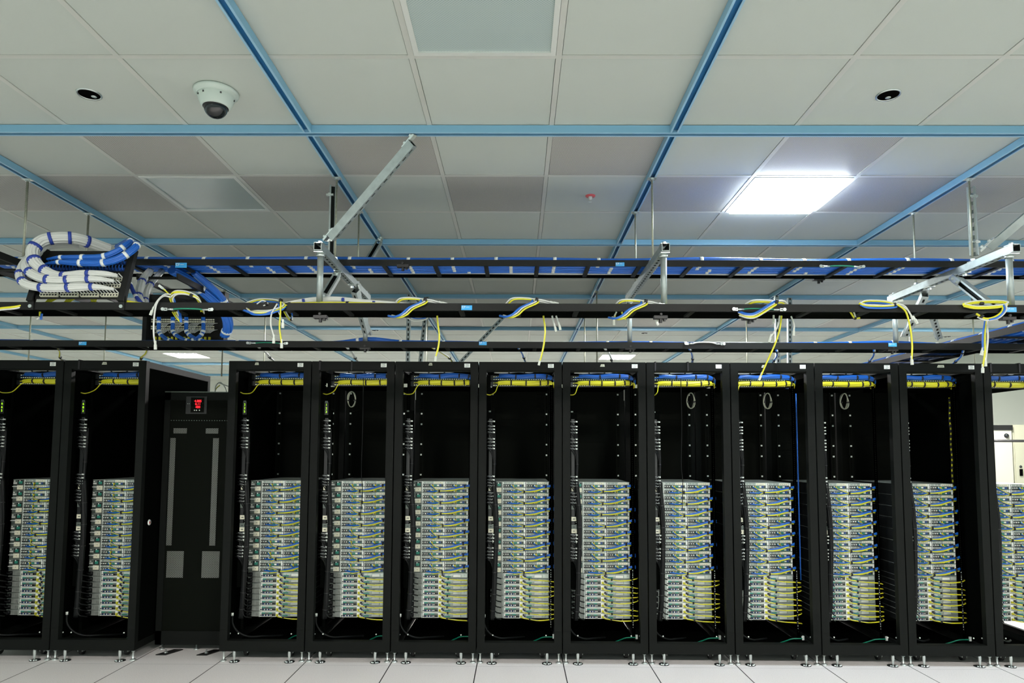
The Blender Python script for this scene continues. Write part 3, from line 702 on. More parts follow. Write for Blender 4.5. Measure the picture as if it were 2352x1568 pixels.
def bundle(name, label, pts, R, lobes, m, ties, tmat, Rt=None, k=8, w=.016, flat=1, rprof=None):
    P = spline(pts, k); t = thing(name, label, 'cable bundle', tuple(P[0]))
    if rprof:
        n = lobes*4; mb = MB()
        def prof(i):
            q = rprof(i/(len(P)-1)); out = []
            for kk in range(n):
                a = 2*PI*kk/n; rr = R*q*(1-.24*abs(math.cos(a*lobes/2))**5); out.append((rr*math.cos(a), flat*rr*math.sin(a)))
            return out
        prof0 = prof(0)
        class PP(list):
            pass
        # variable radius sweep
        pp = [V(p) for p in P]; 
        tt = [(pp[min(i+1, len(pp)-1)]-pp[max(i-1, 0)]).normalized() for i in range(len(pp))]
        up = V((0,0,1)) if abs(tt[0].z) < .9 else V((0,1,0)); a = tt[0].cross(up).normalized(); base = len(mb.v)
        for i, p in enumerate(pp):
            a = (a-tt[i]*a.dot(tt[i])).normalized(); b = a.cross(tt[i])
            for x, y in prof(i): mb.v.append(tuple(p+a*x+b*y))
        for i in range(len(pp)-1):
            for j in range(n):
                q = base+i*n; kk = (j+1) % n; mb.f.append((q+j, q+kk, q+n+kk, q+n+j)); mb.m.append(0); mb.sm.append(True)
        mb.build('cables', m, t)
    else:
        MB().flute(P, R, lobes, flat=flat).build('cables', m, t)
    for f in ties:
        i = int(f*(len(P)-1)); mb = MB(); q = rprof(f) if rprof else 1
        band(mb, P, i, (Rt or R*1.09)*q, w, flat=flat); mb.build('tie', tmat, t)
    return t
taper = lambda f: .35+.65*min(1, f/.22)
bundle('white_cable_bundle', 'thick white cable bundle arching over the top of the left patch panel, uppermost',
       [W(270,633,.19), W(240,629,.17), W(190,630,.16), W(140,634,.16), W(105,622,.17), W(80,600,.18), W(76,575,.20), W(96,553,.23), W(130,546,.26), W(170,547,.30), W(205,556,.36), W(250,572,.44)],
       .031, 11, 'white', (.16,.27,.38,.47,.58,.70,.80,.9), 'dblue', rprof=lambda f: (.3+.45*min(1, f/.18)) if f < .33 else min(1, .75+(f-.33)*2.2))
bundle('white_cable_bundle', 'white cable bundle in the middle row in front of left patch panel',
       [W(262,645,.18), W(225,641,.155), W(180,641,.15), W(140,644,.15), W(100,640,.155), W(70,626,.17), W(60,610,.19), W(75,590,.23), W(100,570,.28), W(135,560,.34), W(180,562,.40)],
       .024, 9, 'white', (.16,.27,.38,.52), 'dblue', rprof=taper)
bundle('white_cable_bundle', 'lowest white cable bundle curling round the left side of left patch panel',
       [W(262,664,.175), W(225,659,.15), W(185,659,.145), W(140,661,.145), W(95,660,.15), W(60,652,.16), W(46,636,.18), W(50,615,.22), W(62,598,.27), W(80,580,.33)],
       .022, 9, 'white', (.16,.30,.45,.62,.72), 'dblue', rprof=taper)
bundle('blue_cable_bundle', 'upper of two thick blue cable bundles on the left patch panel',
       [W(108,595,.235), W(140,591,.21), W(190,592,.20), W(235,590,.20), W(268,578,.21), W(292,562,.24), W(300,554,.30), W(292,556,.42), W(270,568,.52)],
       .0175, 9, 'blue', (.13,.26,.40,.57,.72), 'wtie', rprof=lambda f: .3+.7*min(1, f/.25))
bundle('blue_cable_bundle', 'lower of two thick blue cable bundles on the left patch panel',
       [W(104,606,.23), W(135,602,.20), W(185,604,.185), W(232,604,.185), W(272,594,.19), W(302,576,.215), W(315,562,.26), W(308,564,.38), W(300,575,.55)],
       .0185, 9, 'blue', (.13,.26,.40,.57,.72), 'wtie', rprof=lambda f: .3+.7*min(1, f/.25))
for q, (xs, xe, l) in enumerate([((120,138,150), 95, 'leftmost'), ((160,175,190), 140, 'second'), ((205,216,228), 214, 'third'), ((250,262,276), 290, 'rightmost')]):
    t = thing('yellow_cable_bundle', 'fan of thin yellow cables under the left patch panel, %s' % l, 'cable bundle', tuple(W(xs[1], 680, .25)))
    for dx in range(4):
        x = xs[0]+(xs[2]-xs[0])*dx/3
        P = spline([W(x, 678, .24), W((x+xe)/2+(3 if q != 2 else 0), 688, .25), W((x+xs[1]*0+xe)/2+(xe-x)*.2, 696, .26), W(xe, 702, .27)], 5)
        MB().tube(P, .0034, 6).build('cable', 'yellow', t)
    mb = MB(); p = W((xs[1]+xe)/2+(xe-xs[1])*.25, 697, .262); mb.box(p.x-.014, p.x+.014, p.y-.012, p.y+.012, p.z-.006, p.z+.006); mb.build('tie', 'btie', t)
bundle('yellow_cable_bundle', 'yellow cables curving out right of the left patch panel onto near tray',
       [W(270,685,.24), W(290,693,.23), W(320,698,.235), W(360,699,.24)], .011, 6, 'yellow', (.1,.75), 'btie')
bundle('white_cable_bundle', 'white bundle drooping behind upper ladder right of patch panel, left of pair',
       [W(345,622,.75), W(330,640,.6), W(322,660,.5), W(318,680,.42), W(325,700,.36)], .022, 8, 'white', (.35,.75), 'dblue')
bundle('white_cable_bundle', 'white bundle drooping behind upper ladder right of patch panel, right of pair',
       [W(372,622,.85), W(352,645,.7), W(338,668,.6), W(334,690,.5), W(336,705,.42)], .018, 7, 'white', (.35,.75), 'dblue')
bundle('blue_cable_bundle', 'thin dark blue bundle dropping beside right arm of left patch panel',
       [W(292,632,.4), W(300,655,.36), W(312,680,.33), W(330,702,.31)], .011, 6, 'dblue', (.3,.7), 'wtie')
bundle('blue_cable_bundle', 'broad blue cable bundle falling from upper ladder to the back tray',
       [W(395,620,.78), W(430,640,.9), W(465,668,1.0), W(495,695,1.1), W(518,722,1.18), W(524,750,1.25), W(516,770,1.32)], .034, 11, 'blue', (.33,.62,.93), 'wtie', flat=.8)
bundle('blue_cable_bundle', 'second blue cable bundle beside the broad one falling to back tray',
       [W(445,625,.85), W(480,655,.97), W(508,682,1.08), W(520,705,1.15), W(522,740,1.24)], .022, 9, 'blue', (.6,), 'wtie')

# patch panel hanging over back tray
def patch_panel_far():
    Y = 1.56; a = W(345, 676, Y); b = W(528, 784, Y); x0, x1 = a.x, W(510, 784, Y).x; z1, z0 = a.z, 2.262
    t = thing('patch_bay', 'black patch panel with blue cable loops standing on the back tray', 'patch panel', ((x0+x1)/2, Y, z0))
    MB().box(x0, x1, Y, Y+.01, z0, z1).build('back_plate', 'ladder', t)
    for x in (x0-.02, x1): 
        mb = MB(); mb.box(x, x+.03, Y-.05, Y+.02, z0-.02, z1+.01); mb.build('side_arm', 'ladder', t)
    for r, (py) in enumerate((734, 739, 750, 755)):
        z = W(400, py, Y).z; mb = MB(); 
        for k in range(28): mb.box(x0+.02+k*.0165, x0+.032+k*.0165, Y-.008, Y, z-.005, z+.005)
        mb.build('jack_row', 'cream', t)
    for g_, xc in enumerate((375, 408, 445, 480)):
        w = MB()
        for k in range(6):
            p = W(xc+k*4, 742, Y-.01); w.tube(spline([p, p+V((-.02,-.02,-.01)), p+V((-.045,-.03,-.045)), p+V((-.05,-.02,-.07))], 4), .0024, 6)
            p = W(xc+k*4, 757, Y-.01); w.tube(spline([p, p+V((-.02,-.02,-.01)), p+V((-.045,-.03,-.03))], 4), .0024, 6)
        w.build('jack_cables', 'white', t)
    mb = MB()
    for k in range(14): mb.box(x0+.05+k*.03, x0+.063+k*.03, Y-.012, Y, z0+.03, z0+.05)
    mb.build('yellow_jacks', 'yellow', t)
patch_panel_far()
for q, (x, dx, l) in enumerate([(365, 15, 'first from left'), (397, 20, 'second from left'), (428, 20, 'third from left'), (467, -15, 'fourth from left')]):
    bundle('blue_cable_bundle', 'U-shaped blue bundle in front of the back patch panel, %s' % l,
           [W(x, 722, 1.45), W(x, 740, 1.44), W(x, 758, 1.43), W(x+dx*.3, 768, 1.42), W(x+dx*1.2, 779, 1.40), W(x+dx*2, 783, 1.39)], .014, 7, 'blue', (.2,.45,.62,.9), 'wtie')

# ------------------------------------------------------------------ drop bundles from back tray to rack tops
for n_, (x0, y0, x1, y1, cols) in enumerate([(132,797,137,822,'yw'), (338,797,322,824,'yw'), (590,795,620,822,'w'), (795,797,816,824,'w'), (990,797,1034,824,'yw'), (1188,797,1203,823,'bw'), (1387,799,1404,828,'w'), (1582,800,1590,826,'bw'), (1783,804,1776,829,'bw'), (2007,803,1995,831,'bw'), (2211,806,2192,832,'bw')]):
    a, m_, b = W(x0, y0, 1.46), W((x0+x1)/2+(3 if x1 > x0 else 5), (y0+y1)/2, 1.56), W(x1, y1, 1.70)
    cc = {'y': 'yellow', 'w': 'white', 'b': 'blue'}
    side = ('left rack %s from the cabinet' % (ORD[1-n_])) if n_ < 2 else '%s rack right of cabinet' % ORD[n_-2]
    t = thing('drop_cables', 'short cable drop from back tray to the %s' % side, 'cable bundle', tuple(a))
    for i, c in enumerate(cols if len(cols) > 1 else cols*2):
        o = V((.007*i, 0, 0)); MB().tube(spline([a+o, m_+o, b+o, b+o+V((.01, .05, -.015))], 6), .0052, 8).build({'y': 'yellow_cable', 'w': 'white_cable', 'b': 'blue_cable'}[c], cc[c], t)
    for p in (a.lerp(m_, .3), m_.lerp(b, .85)):
        mb = MB(); ax = (b-a).normalized(); p = p+V((.0035,0,0)); mb.ring_tube([p-ax*.006, p+ax*.006], [(.011*math.cos(PI*k/5), .011*math.sin(PI*k/5)) for k in range(10)], 0); mb.build('tie', 'btie', t)

exec_part2 = True
# ------------------------------------------------------------------ racks
FY = 1.636; RW = .602; RH = 2.150; RD = 1.05
RX = [(-2.872, 'second rack left of cabinet'), (-2.262, 'first rack left of cabinet')] + [(.776+.61*k, '%s rack right of cabinet' % ORD[k+3]) for k in range(-3, 7)]
def text_mesh(s, size, mtl, parent, loc, rot=(PI/2, 0, 0), name='lettering', depth=.0004):
    cu = bpy.data.curves.new('txt', 'FONT'); cu.body = s; cu.size = size; cu.extrude = depth; cu.align_x = 'CENTER'; cu.align_y = 'CENTER'
    o = bpy.data.objects.new('txt', cu); C.objects.link(o)
    bpy.context.view_layer.update()
    me = bpy.data.meshes.new_from_object(o.evaluated_get(bpy.context.evaluated_depsgraph_get()))
    bpy.data.objects.remove(o); bpy.data.curves.remove(cu)
    me.materials.clear(); me.materials.append(K[mtl])
    m = bpy.data.objects.new(name, me); C.objects.link(m); m.parent = parent; m.location = loc; m.rotation_euler = rot
    return m
def rack_proto():
    t = thing('server_rack', 'x', 'server rack', (0,0,0)); B = lambda mb, n, m='rack': mb.build(n, m, t, world=False)
    pw, b0 = .054, .075
    # front frame: one face with a small raised edge
    for n, x0, x1 in (('post', 0, pw), ('post', RW-pw, RW)):
        mb = MB(); mb.box(x0, x1, 0, .045, b0, RH); mb.box(x0+.002, x1-.002, -.0015, 0, .226, .2275); B(mb, 'front_post')
    mb = MB(); mb.box(pw, RW-pw, 0, .04, RH-.062, RH); mb.box(pw, RW-pw, .012, .055, RH-.07, RH-.062); B(mb, 'top_beam')
    mb = MB(); mb.box(pw, RW-pw, 0, .04, b0, b0+.072); mb.box(pw, RW-pw, .003, .05, b0+.072, b0+.0745); B(mb, 'bottom_beam')
    for x0 in (.001, RW-.046):
        mb = MB(); mb.box(x0, x0+.045, RD-.045, RD, b0, RH); B(mb, 'rear_post')
    for x0 in (.001, RW-.031):
        mb = MB(); mb.box(x0, x0+.03, .045, RD-.045, RH-.05, RH-.004); B(mb, 'side_beam')
        mb = MB(); mb.box(x0, x0+.03, .045, RD-.045, b0, b0+.05); B(mb, 'side_beam')
    for x0 in (.0035, RW-.0055):
        mb = MB(); mb.box(x0, x0+.002, .05, RD-.05, b0+.03, RH-.05); B(mb, 'side_panel', 'inner')
    mb = MB(); mb.box(.035, RW-.035, .50, RD-.05, RH-.02, RH-.016); B(mb, 'top_cover', 'rack')
    mb = MB(); mb.box(.035, RW-.035, RD-.06, RD-.03, RH-.06, RH-.01); B(mb, 'rear_beam')
    mb = MB(); mb.box(.04, RW-.04, .05, 1.0, .082, .086); B(mb, 'base_plate', 'inner')
    # mounting rails with square holes
    for x0 in (.050, RW-.075):
        mb = MB(); mb.box(x0, x0+.002 if x0 < .2 else x0+.025, .235, .237, b0+.06, RH-.07)
        mb.box(x0, x0+.025, .235, .238, b0+.06, RH-.07)
        for i in range(120):
            z = b0+.10+i*.016
            if z > RH-.09: break
            mb.box(x0+.009, x0+.016, .2340, .2352, z, z+.007, 1)
        if x0 > .2:
            for i in range(26): mb.box(x0+.006, x0+.010, .2325, .2342, .20+i*.0165, .20+i*.0165+(.009 if i % 3 else .004), 2)
        B(mb, 'mounting_rail', ['inner', 'panel', 'nut'])
    for x0 in (.070, .530):
        mb = MB(); mb.box(x0-.016, x0+.016, .90, .903, b0+.15, RH-.12)
        for i in range(100):
            z = b0+.2+i*.018
            if z > RH-.14: break
            mb.box(x0-.004, x0+.004, .8988, .9001, z, z+.008, 1)
        B(mb, 'rear_rail', ['panel', 'inner'])
        for z in (1.99, 1.82, 1.73, 1.56, 1.47, 1.30):
            mb = MB(); mb.box(x0-.0065, x0+.0065, .893, .8985, z-.0065, z+.0065); B(mb, 'cage_nut', 'nut')
    for x0, s in ((.05, 1), (.552, -1)):
        for xx in (x0, x0+s*.06): mb = MB(); hexbolt(mb, (xx, .06, b0+.11), (0,-1,0), .005, .004); B(mb, 'frame_bolt', 'nut')
    # feet
    for x in (.022, RW-.022):
        mb = MB(); mb.lathe([(.0,0),(.021,0),(.021,.006),(.010,.012),(.0065,.014),(.0065,.062),(.013,.064),(.013,.068),(.006,.069),(.006,.080)], (x, .03, 0), 14)
        B(mb, 'leveling_foot', 'bolt')
    for x in (.105, RW-.105):
        mb = MB(); mb.lathe([(.0,.0),(.036,0),(.036,.004),(.006,.008)], (x, .016, 0), 18, 0); mb.lathe([(.005,.006),(.008,.03),(.0105,.052),(.0105,.078)], (x, .010, 0), 12, 1)
        for a in (-.9, -.4, .4, .9): mb.lathe([(0,.012),(.006,.010),(.007,.004)], (x+.027*math.sin(a), .016-.027*math.cos(a), 0), 6, 1)
        B(mb, 'outrigger_foot', ['dark', 'bolt'])
    for x in (.135, RW-.135):
        mb = MB(); mb.lathe([(.026,-.012),(.030,-.010),(.030,.010),(.026,.012),(.0,.012)], (x, .16, .031), 18, 0, 'x'); mb.lathe([(0,-.012),(.026,-.012)], (x, .16, .031), 18, 0, 'x')
        mb.hexa([(x-.017,.13,.028),(x-.014,.13,.028),(x-.014,.17,.028),(x-.017,.17,.028),(x-.024,.12,.075),(x-.014,.12,.075),(x-.014,.19,.075),(x-.024,.19,.075)], 1)
        mb.hexa([(x+.014,.13,.028),(x+.017,.13,.028),(x+.017,.17,.028),(x+.014,.17,.028),(x+.014,.12,.075),(x+.024,.12,.075),(x+.024,.19,.075),(x+.014,.19,.075)], 1)
        B(mb, 'caster', ['wheel', 'bolt'])
    # rating label
    mb = MB(); x = RW-.079
    mb.box(x-.021, x+.021, -.0012, 0, RH-.042, RH-.014, 0)
    for z, a, b in ((RH-.018,-.012,.012),(RH-.023,-.015,.008),(RH-.028,-.006,.014),(RH-.033,-.015,-.003),(RH-.033,.0,.014),(RH-.037,-.012,.006)): mb.box(x+a, x+b, -.0016, -.0011, z-.0009, z+.0007, 1)
    B(mb, 'rating_label', ['label', 'ink'])
    return t
proto = rack_proto()
racks = []
def rear_panel(parent, light=False, gap=False):
    mb = MB(); zs = [.32, .80, 1.20, 1.52, 1.78, 2.03]
    mb.box(.03, RW-.03, RD-.025, RD-.02, .072, 2.06)
    for a, b in zip(zs, zs[1:]): mb.box(.03, RW-.03, RD-.03, RD-.025, a+.003, b-.003)
    mb.box(.03, RW-.03, RD-.036, RD-.031, 1.585, 1.605)
    mb.build('blanking_panel', 'panel', parent, world=False)
tapes = {1: None, 2: 'E4', 4: None, 6: 'K1', 8: None, 10: None}
tape_px = {1: (240, 834, .030), 2: (590, 835, .024), 4: (989, 836, .022), 6: (1384, 839, .028), 8: (1754, 841, .024), 10: (2161, 841, .046)}
for n, (x, nm) in enumerate(RX):
    o = proto if n == 0 else dup(proto, (x, FY, 0), '')
    o.location = (x, FY, 0)
    extra = ''
    if n == 0: extra = ', cut off by the left edge'
    if n == 11: extra = ', cut off by right edge'
    o['label'] = 'open black server rack, %s%s' % (nm.replace(' rack', ''), extra); o['group'] = 'row of open black server racks'
    racks.append(o)
for n, rk in enumerate(racks):
    for o in list(rk.children):
        if o.name.startswith('side_panel'):
            right = sum(v.co.x for v in o.data.vertices)/len(o.data.vertices) > .3
            if not (n == 1 or (n == 0 and not right) or (n == 2 and not right) or (n == 10 and right)): bpy.data.objects.remove(o)
pan0 = None
for n, (x, nm) in enumerate(RX):
    if n != 11: rear_panel(racks[n])
    if n in tape_px:
        px, py, w = tape_px[n]; p = W(px, py, FY-.001); lx, lz = p.x-x, p.z
        mb = MB(); h = .018; mb.hexa([(lx-w/2-.004,-.0012,lz-h/2),(lx+w/2+.002,-.0012,lz-h/2),(lx+w/2+.002,0,lz-h/2),(lx-w/2-.004,0,lz-h/2),(lx-w/2+.003,-.0012,lz+h/2),(lx+w/2-.001,-.0012,lz+h/2),(lx+w/2-.001,0,lz+h/2),(lx-w/2+.003,0,lz+h/2)])
        tp = mb.build('paper_tag', 'tape', racks[n], world=False)
        if tapes[n]: text_mesh(tapes[n], .013, 'ink', tp, (lx, -.0013, lz))
        else:
            mb = MB()
            for q in (-.35, -.1, .1, .3): mb.box(lx+q*w-.0018, lx+q*w+.0018, -.0018, -.0011, lz-.004, lz+.004)
            mb.build('lettering', 'ink', tp, world=False)

# straps round top beams seen in photo
for px, w in ((182, .012), (735, .012), (808, .010), (1100, 0), (1505, .010), (1580, .012), (2275, .012), (2341, .014)):
    if not w: continue
    p = W(px, 836, FY); mb = MB(); mb.box(p.x-w/2, p.x+w/2, FY-.004, FY-.0005, RH-.064, RH+.004); mb.box(p.x-w/2, p.x+w/2, FY-.004, FY+.045, RH+.001, RH+.005)
    n = max(i for i, (x, _) in enumerate(RX) if x <= p.x)
    tag(mb.build('velcro_strap', 'btie'), 'black strap wrapped over the top beam of the %s%s' % (RX[n][1].replace(' of cabinet', ''), {735: ', left one', 808: ', right one', 1505: ', left one', 1580: ', right one', 2275: ', left one', 2341: ', right one'}.get(px, '')), 'strap')

# ------------------------------------------------------------------ servers
def b_(mb, n, m, p): return mb.build(n, m, p, world=False)
def server2u():
    t = thing('rack_server', 'x', 'server', (0,0,0)); H = .0835
    mb = MB(); mb.box(0, .44, .006, .66, H-.0012, H, 0); mb.box(.001, .439, .0065, .66, 0, H-.0012, 1); mb.box(0, .44, 0, .006, H-.0022, H, 0); mb.box(0, .44, .001, .0065, .001, H-.003, 1); mb.box(.083, .087, .0, .006, 0, H); b_(mb, 'chassis', ['srv', 'dark'], t)
    # stacked power supplies
    mb = MB(); mb.box(.003, .081, -.002, .006, .044, .081, 0); mb.box(.040, .078, -.006, -.002, .047, .078, 1); mb.box(.048, .074, -.007, -.006, .050, .070, 2); mb.box(.052, .060, -.008, -.007, .068, .076, 3); mb.box(.005, .03, -.005, -.002, .05, .06, 3); mb.box(.008, .02, -.007, -.004, .066, .074, 3)
    b_(mb, 'power_supply', ['vent', 'dark', 'green', 'srvl'], t)
    mb = MB(); mb.box(.003, .081, -.002, .006, .003, .041, 0); mb.box(.034, .078, -.005, -.002, .006, .038, 1); mb.box(.004, .05, -.014, -.004, .026, .032, 2); mb.lathe([(0,-.0065),(.0025,-.0065),(.0025,-.004)], (.058, 0, .022), 8, 3, 'y')
    b_(mb, 'power_supply', ['vent', 'cream', 'srvl', 'dark'], t)
    # four half-width nodes
    for i in (0, 1):
        for j in (0, 1):
            x, z = .0885+i*.176, .001+j*.0415; mb = MB(); w = .172; r = random.Random(i*2+j+3)
            mb.box(x+.001, x+w-.001, -.002, .006, z+.0015, z+.038, 0)
            mb.box(x, x+.003, -.004, -.002, z, z+.0395, 1); mb.box(x+w-.010, x+w-.001, -.0045, -.002, z+.002, z+.0385, 1)
            # vent strip with ribs
            mb.box(x+.004, x+.082, -.0025, -.002, z+.024, z+.038, 2)
            for q in range(9): mb.box(x+.006+q*.0085, x+.0095+q*.0085, -.004, -.0025, z+.0255, z+.0365, 0 if q % 3 else 1)
            # label plate
            mb.box(x+.088, x+.156, -.005, -.002, z+.0235, z+.0385, 3)
            for q in range(4): mb.box(x+.092+q*.014, x+.100+q*.014, -.0053, -.005, z+.029, z+.0315, 4)
            # port row
            mb.box(x+.003, x+.084, -.0028, -.002, z+.002, z+.022, 4); mb.box(x+.086, x+.160, -.0026, -.002, z+.002, z+.022, 2)
            for cx, m in ((.026, 5), (.042, 5), (.010, 0), (.058, 6)):
                mb.lathe([(0,-.010),(.0042,-.010),(.0046,-.0025)], (x+cx, 0, z+.011), 8, m if m != 5 else 1, 'y')
            mb.box(x+.063, x+.070, -.007, -.002, z+.003, z+.018, 1); mb.box(x+.074, x+.082, -.012, -.002, z+.004, z+.016, 7)
            mb.box(x+.090, x+.108, -.006, -.002, z+.005, z+.017, 6); mb.box(x+.111, x+.126, -.006, -.002, z+.006, z+.016, 1)
            mb.box(x+.129, x+.143, -.006, -.002, z+.004, z+.018, 5); mb.box(x+.146, x+.156, -.0055, -.002, z+.006, z+.016, 4)
            mb.box(x+.086, x+.158, -.004, -.002, z+.0015, z+.0035, 8)
            b_(mb, 'server_node', ['srv', 'srvl', 'vent', 'cream', 'dark', 'navy', 'green', 'yellow', 'green'], t)
    return t
def server1u():
    t = thing('rack_server', 'x', 'server', (0,0,0)); H = .0395
    mb = MB(); mb.box(0, .44, .006, .60, H-.0012, H); mb.box(.001, .439, .0065, .60, 0, H-.0012, 1); mb.box(0, .44, 0, .006, H-.0022, H); mb.box(0, .44, .002, .0065, .001, H-.003, 1); b_(mb, 'chassis', ['srv', 'dark'], t)
    mb = MB(); mb.box(.038, .098, -.004, .006, .003, .036, 0); mb.box(.044, .070, -.006, -.004, .008, .03, 0); mb.box(.095, .100, -.005, .006, 0, H, 1)
    for q in range(6): mb.box(.046+q*.008, .050+q*.008, -.0075, -.004, .010, .027, 0)
    b_(mb, 'power_supply', ['clear', 'srv'], t)
    mb = MB(); mb.lathe([(0,-.012),(.014,-.010),(.016,0),(.016,.006)], (.020, 0, .020), 14, 0, 'y'); mb.tube([(.0,-.02,.028),(.012,-.03,.024),(.03,-.02,.016)], .0045, 6); b_(mb, 'cord_plug', 'bcab', t)
    mb = MB(); x0 = .104
    mb.box(x0, x0+.008, -.004, .004, .001, .0375, 1); mb.box(x0+.008, .222, -.003, .004, .034, .0375, 1); mb.box(x0+.008, .222, -.0035, .004, .001, .004, 1)
    mb.box(x0+.008, .215, -.001, .005, .020, .034, 2); mb.box(x0+.010, x0+.035, -.0015, -.001, .023, .033, 3); mb.box(.165, .19, -.0015, -.001, .024, .033, 3)
    mb.box(x0+.013, x0+.094, -.006, -.001, .007, .019, 4)
    for q, m in ((.018,5),(.03,1),(.042,5),(.05,1),(.062,5),(.07,1)): mb.box(x0+q, x0+q+.006, -.0075, -.006, .009, .017, m)
    mb.box(x0+.074, x0+.092, -.009, -.006, .006, .021, 4); mb.box(x0+.079, x0+.088, -.0095, -.009, .011, .017, 1)
    mb.lathe([(0,-.006),(.004,-.006),(.004,-.003)], (x0+.004, 0, .012), 8, 6, 'y')
    b_(mb, 'io_panel', ['srv', 'srvl', 'vent', 'green', 'dark', 'navy', 'ink'], t)
    mb = MB(); mb.box(.218, .262, -.002, .005, .002, .037, 0); mb.box(.224, .238, -.012, -.002, .008, .022, 1); mb.box(.243, .256, -.010, -.002, .018, .032, 2); mb.box(.252, .262, -.014, -.004, .012, .020, 2)
    b_(mb, 'network_ports', ['srvl', 'yellow', 'dark'], t)
    mb = MB(); mb.box(.264, .437, -.0035, .005, .0025, .0365, 4); mb.box(.268, .326, -.0042, -.0035, .018, .034, 0); mb.box(.392, .432, -.0042, -.0035, .008, .032, 0); mb.box(.33, .385, -.0055, -.0035, .009, .027, 1); mb.box(.27, .31, -.004, -.0035, .006, .016, 2)  # lighter raised plates put highlights into the cover's colour
    for x in (.295, .415): mb.lathe([(0,-.006),(.003,-.006),(.003,-.003)], (x, 0, .022), 8, 3, 'y')
    b_(mb, 'blank_cover', ['srv', 'srvl', 'green', 'bolt', 'cover'], t)
    return t
def bundle2u(v):
    r = random.Random(v*5+1); t = thing('patch_cables', 'x', 'cable bundle', (0,0,0)); tx, rx = .235+r.uniform(-.02, .025), .405+r.uniform(-.012, .012)
    z1, z2 = .008+r.uniform(-.004,.006), .052+r.uniform(-.008,.008)
    mb = MB()
    for k, (sx, sz, oy) in enumerate([(.150,.052,0),(.142,.012,-.003),(.155,.046,.003),(.125,.010,-.002),(.320,.050,0)]):
        if k == 4: P = [(sx,-.008,sz),(sx+.035,-.028,sz-.012),(rx,-.040,z2-.003)]
        else: P = [(sx,-.008,sz),((sx+tx)/2,-.026,(sz+z1)/2-.004),(tx,-.034,z1+(k-1.5)*.003),((tx+rx)/2,-.040,(z1+z2)/2-.006+(k-1.5)*.004),(rx,-.040,z2+(k-1.5)*.003)]
        P += [(rx+.03,-.034,z2+.004+(k-1.5)*.003),(rx+.062,-.012,z2+(k-1.5)*.005),(rx+.072,.03,z2-.008)]
        mb.tube(spline(P, 4), .0041, 6)
    b_(mb, 'blue_cables', 'blue', t)
    mb = MB()
    for k, (sx, sz) in enumerate([(.168,.052),(.168,.010),(.345,.050)]):
        if k == 2: P = [(sx,-.010,sz),(sx+.015,-.032,sz-.014),(rx,-.038,z2-.010)]
        else: P = [(sx,-.010,sz),(sx+.012,-.030,sz-.016),(tx,-.040,z1+.004-k*.006),((tx+rx)/2,-.046,z1+.010-k*.006),(rx,-.040,z2-.006-k*.004)]
        P += [(rx+.03,-.030,z2+.004-k*.008),(rx+.055,-.004,z2-k*.004),(rx+.06,.03,z2-.01)]
        mb.tube(spline(P, 4), .0027, 6)
    b_(mb, 'yellow_cables', 'yellow', t)
    for x, z, y in ((tx, z1, -.037), (rx, z2, -.042)):
        mb = MB(); mb.ring_tube([(x-.0055, y, z), (x+.0055, y, z)], [(.0115*math.cos(PI*k/5), .0115*math.sin(PI*k/5)) for k in range(10)]); b_(mb, 'tie', 'btie', t)
    return t
def cable1u(v):
    r = random.Random(v*9+2); t = thing('patch_cable', 'x', 'cable', (0,0,0)); e = (-.012, -.004, .006, -.016)[v]; tx = .29+r.uniform(-.006,.006)
    mb = MB()
    for k in (0, 1):
        P = [(.231,-.012,.016-k*.002),(.245,-.030,.008),(tx,-.040,.002+k*.003),(.36,-.046,-.006+k*.003),(.43,-.044,e*.4-.004+k*.003),(.468,-.036,e+k*.002),(.492,-.012,e*1.5),(.497,.02,e*1.6)]
        mb.tube(spline(P, 4), .0030, 6)
    b_(mb, 'yellow_cable', 'yellow', t)
    mb = MB(); mb.tube(spline([(.252,-.012,.028),(.275,-.036,.014),(tx,-.042,.006),(.36,-.047,.0)], 4), .0018, 5); b_(mb, 'dark_lead', 'navy', t)
    for x, z, y in ((tx, .003, -.041), (.445, e*.5-.003, -.043)):
        mb = MB(); mb.ring_tube([(x-.005, y, z), (x+.005, y, z)], [(.0088*math.cos(PI*k/5), .0088*math.sin(PI*k/5)) for k in range(10)]); b_(mb, 'tie', 'btie', t)
    return t
S2, S1 = server2u(), server1u(); BU = [bundle2u(v) for v in range(4)]; CU = [cable1u(v) for v in range(4)]
SX, SY = .083, 1.906-FY
used = set()
def put(p, loc, label, group):
    if id(p) not in used:
        used.add(id(p)); p.location = loc; p['label'] = label; p['group'] = group; return p
    return dup(p, loc, label, group)
Z2 = [1.2725-.0855*(i+1) for i in range(8)]; Z1 = [.5885-.0418*(i+1) for i in range(8)]
for n, (x, nm) in enumerate(RX):
    short = nm.replace(' of cabinet', '').replace('rack ', 'rack ')
    for i in range(8):
        loc = (x+SX, FY+SY, Z2[i])
        put(S2, loc, 'tall four-node server, %s from stack top, %s' % (ORD[i], nm), 'tall four-node servers in the racks')
        put(BU[(i*3+n*5+i*n) % 4], loc, 'blue and yellow cables across the %s tall server, %s' % (ORD[i], nm), 'blue and yellow patch cable bundles')
        loc = (x+SX, FY+SY, Z1[i])
        put(S1, loc, 'thin silver server, %s below the tall ones, %s' % (ORD[i], nm), 'thin silver servers in the racks')
        put(CU[(i*5+n*3) % 4], loc, 'yellow cable across the %s thin server, %s' % (ORD[i], nm), 'yellow patch cables on thin servers')

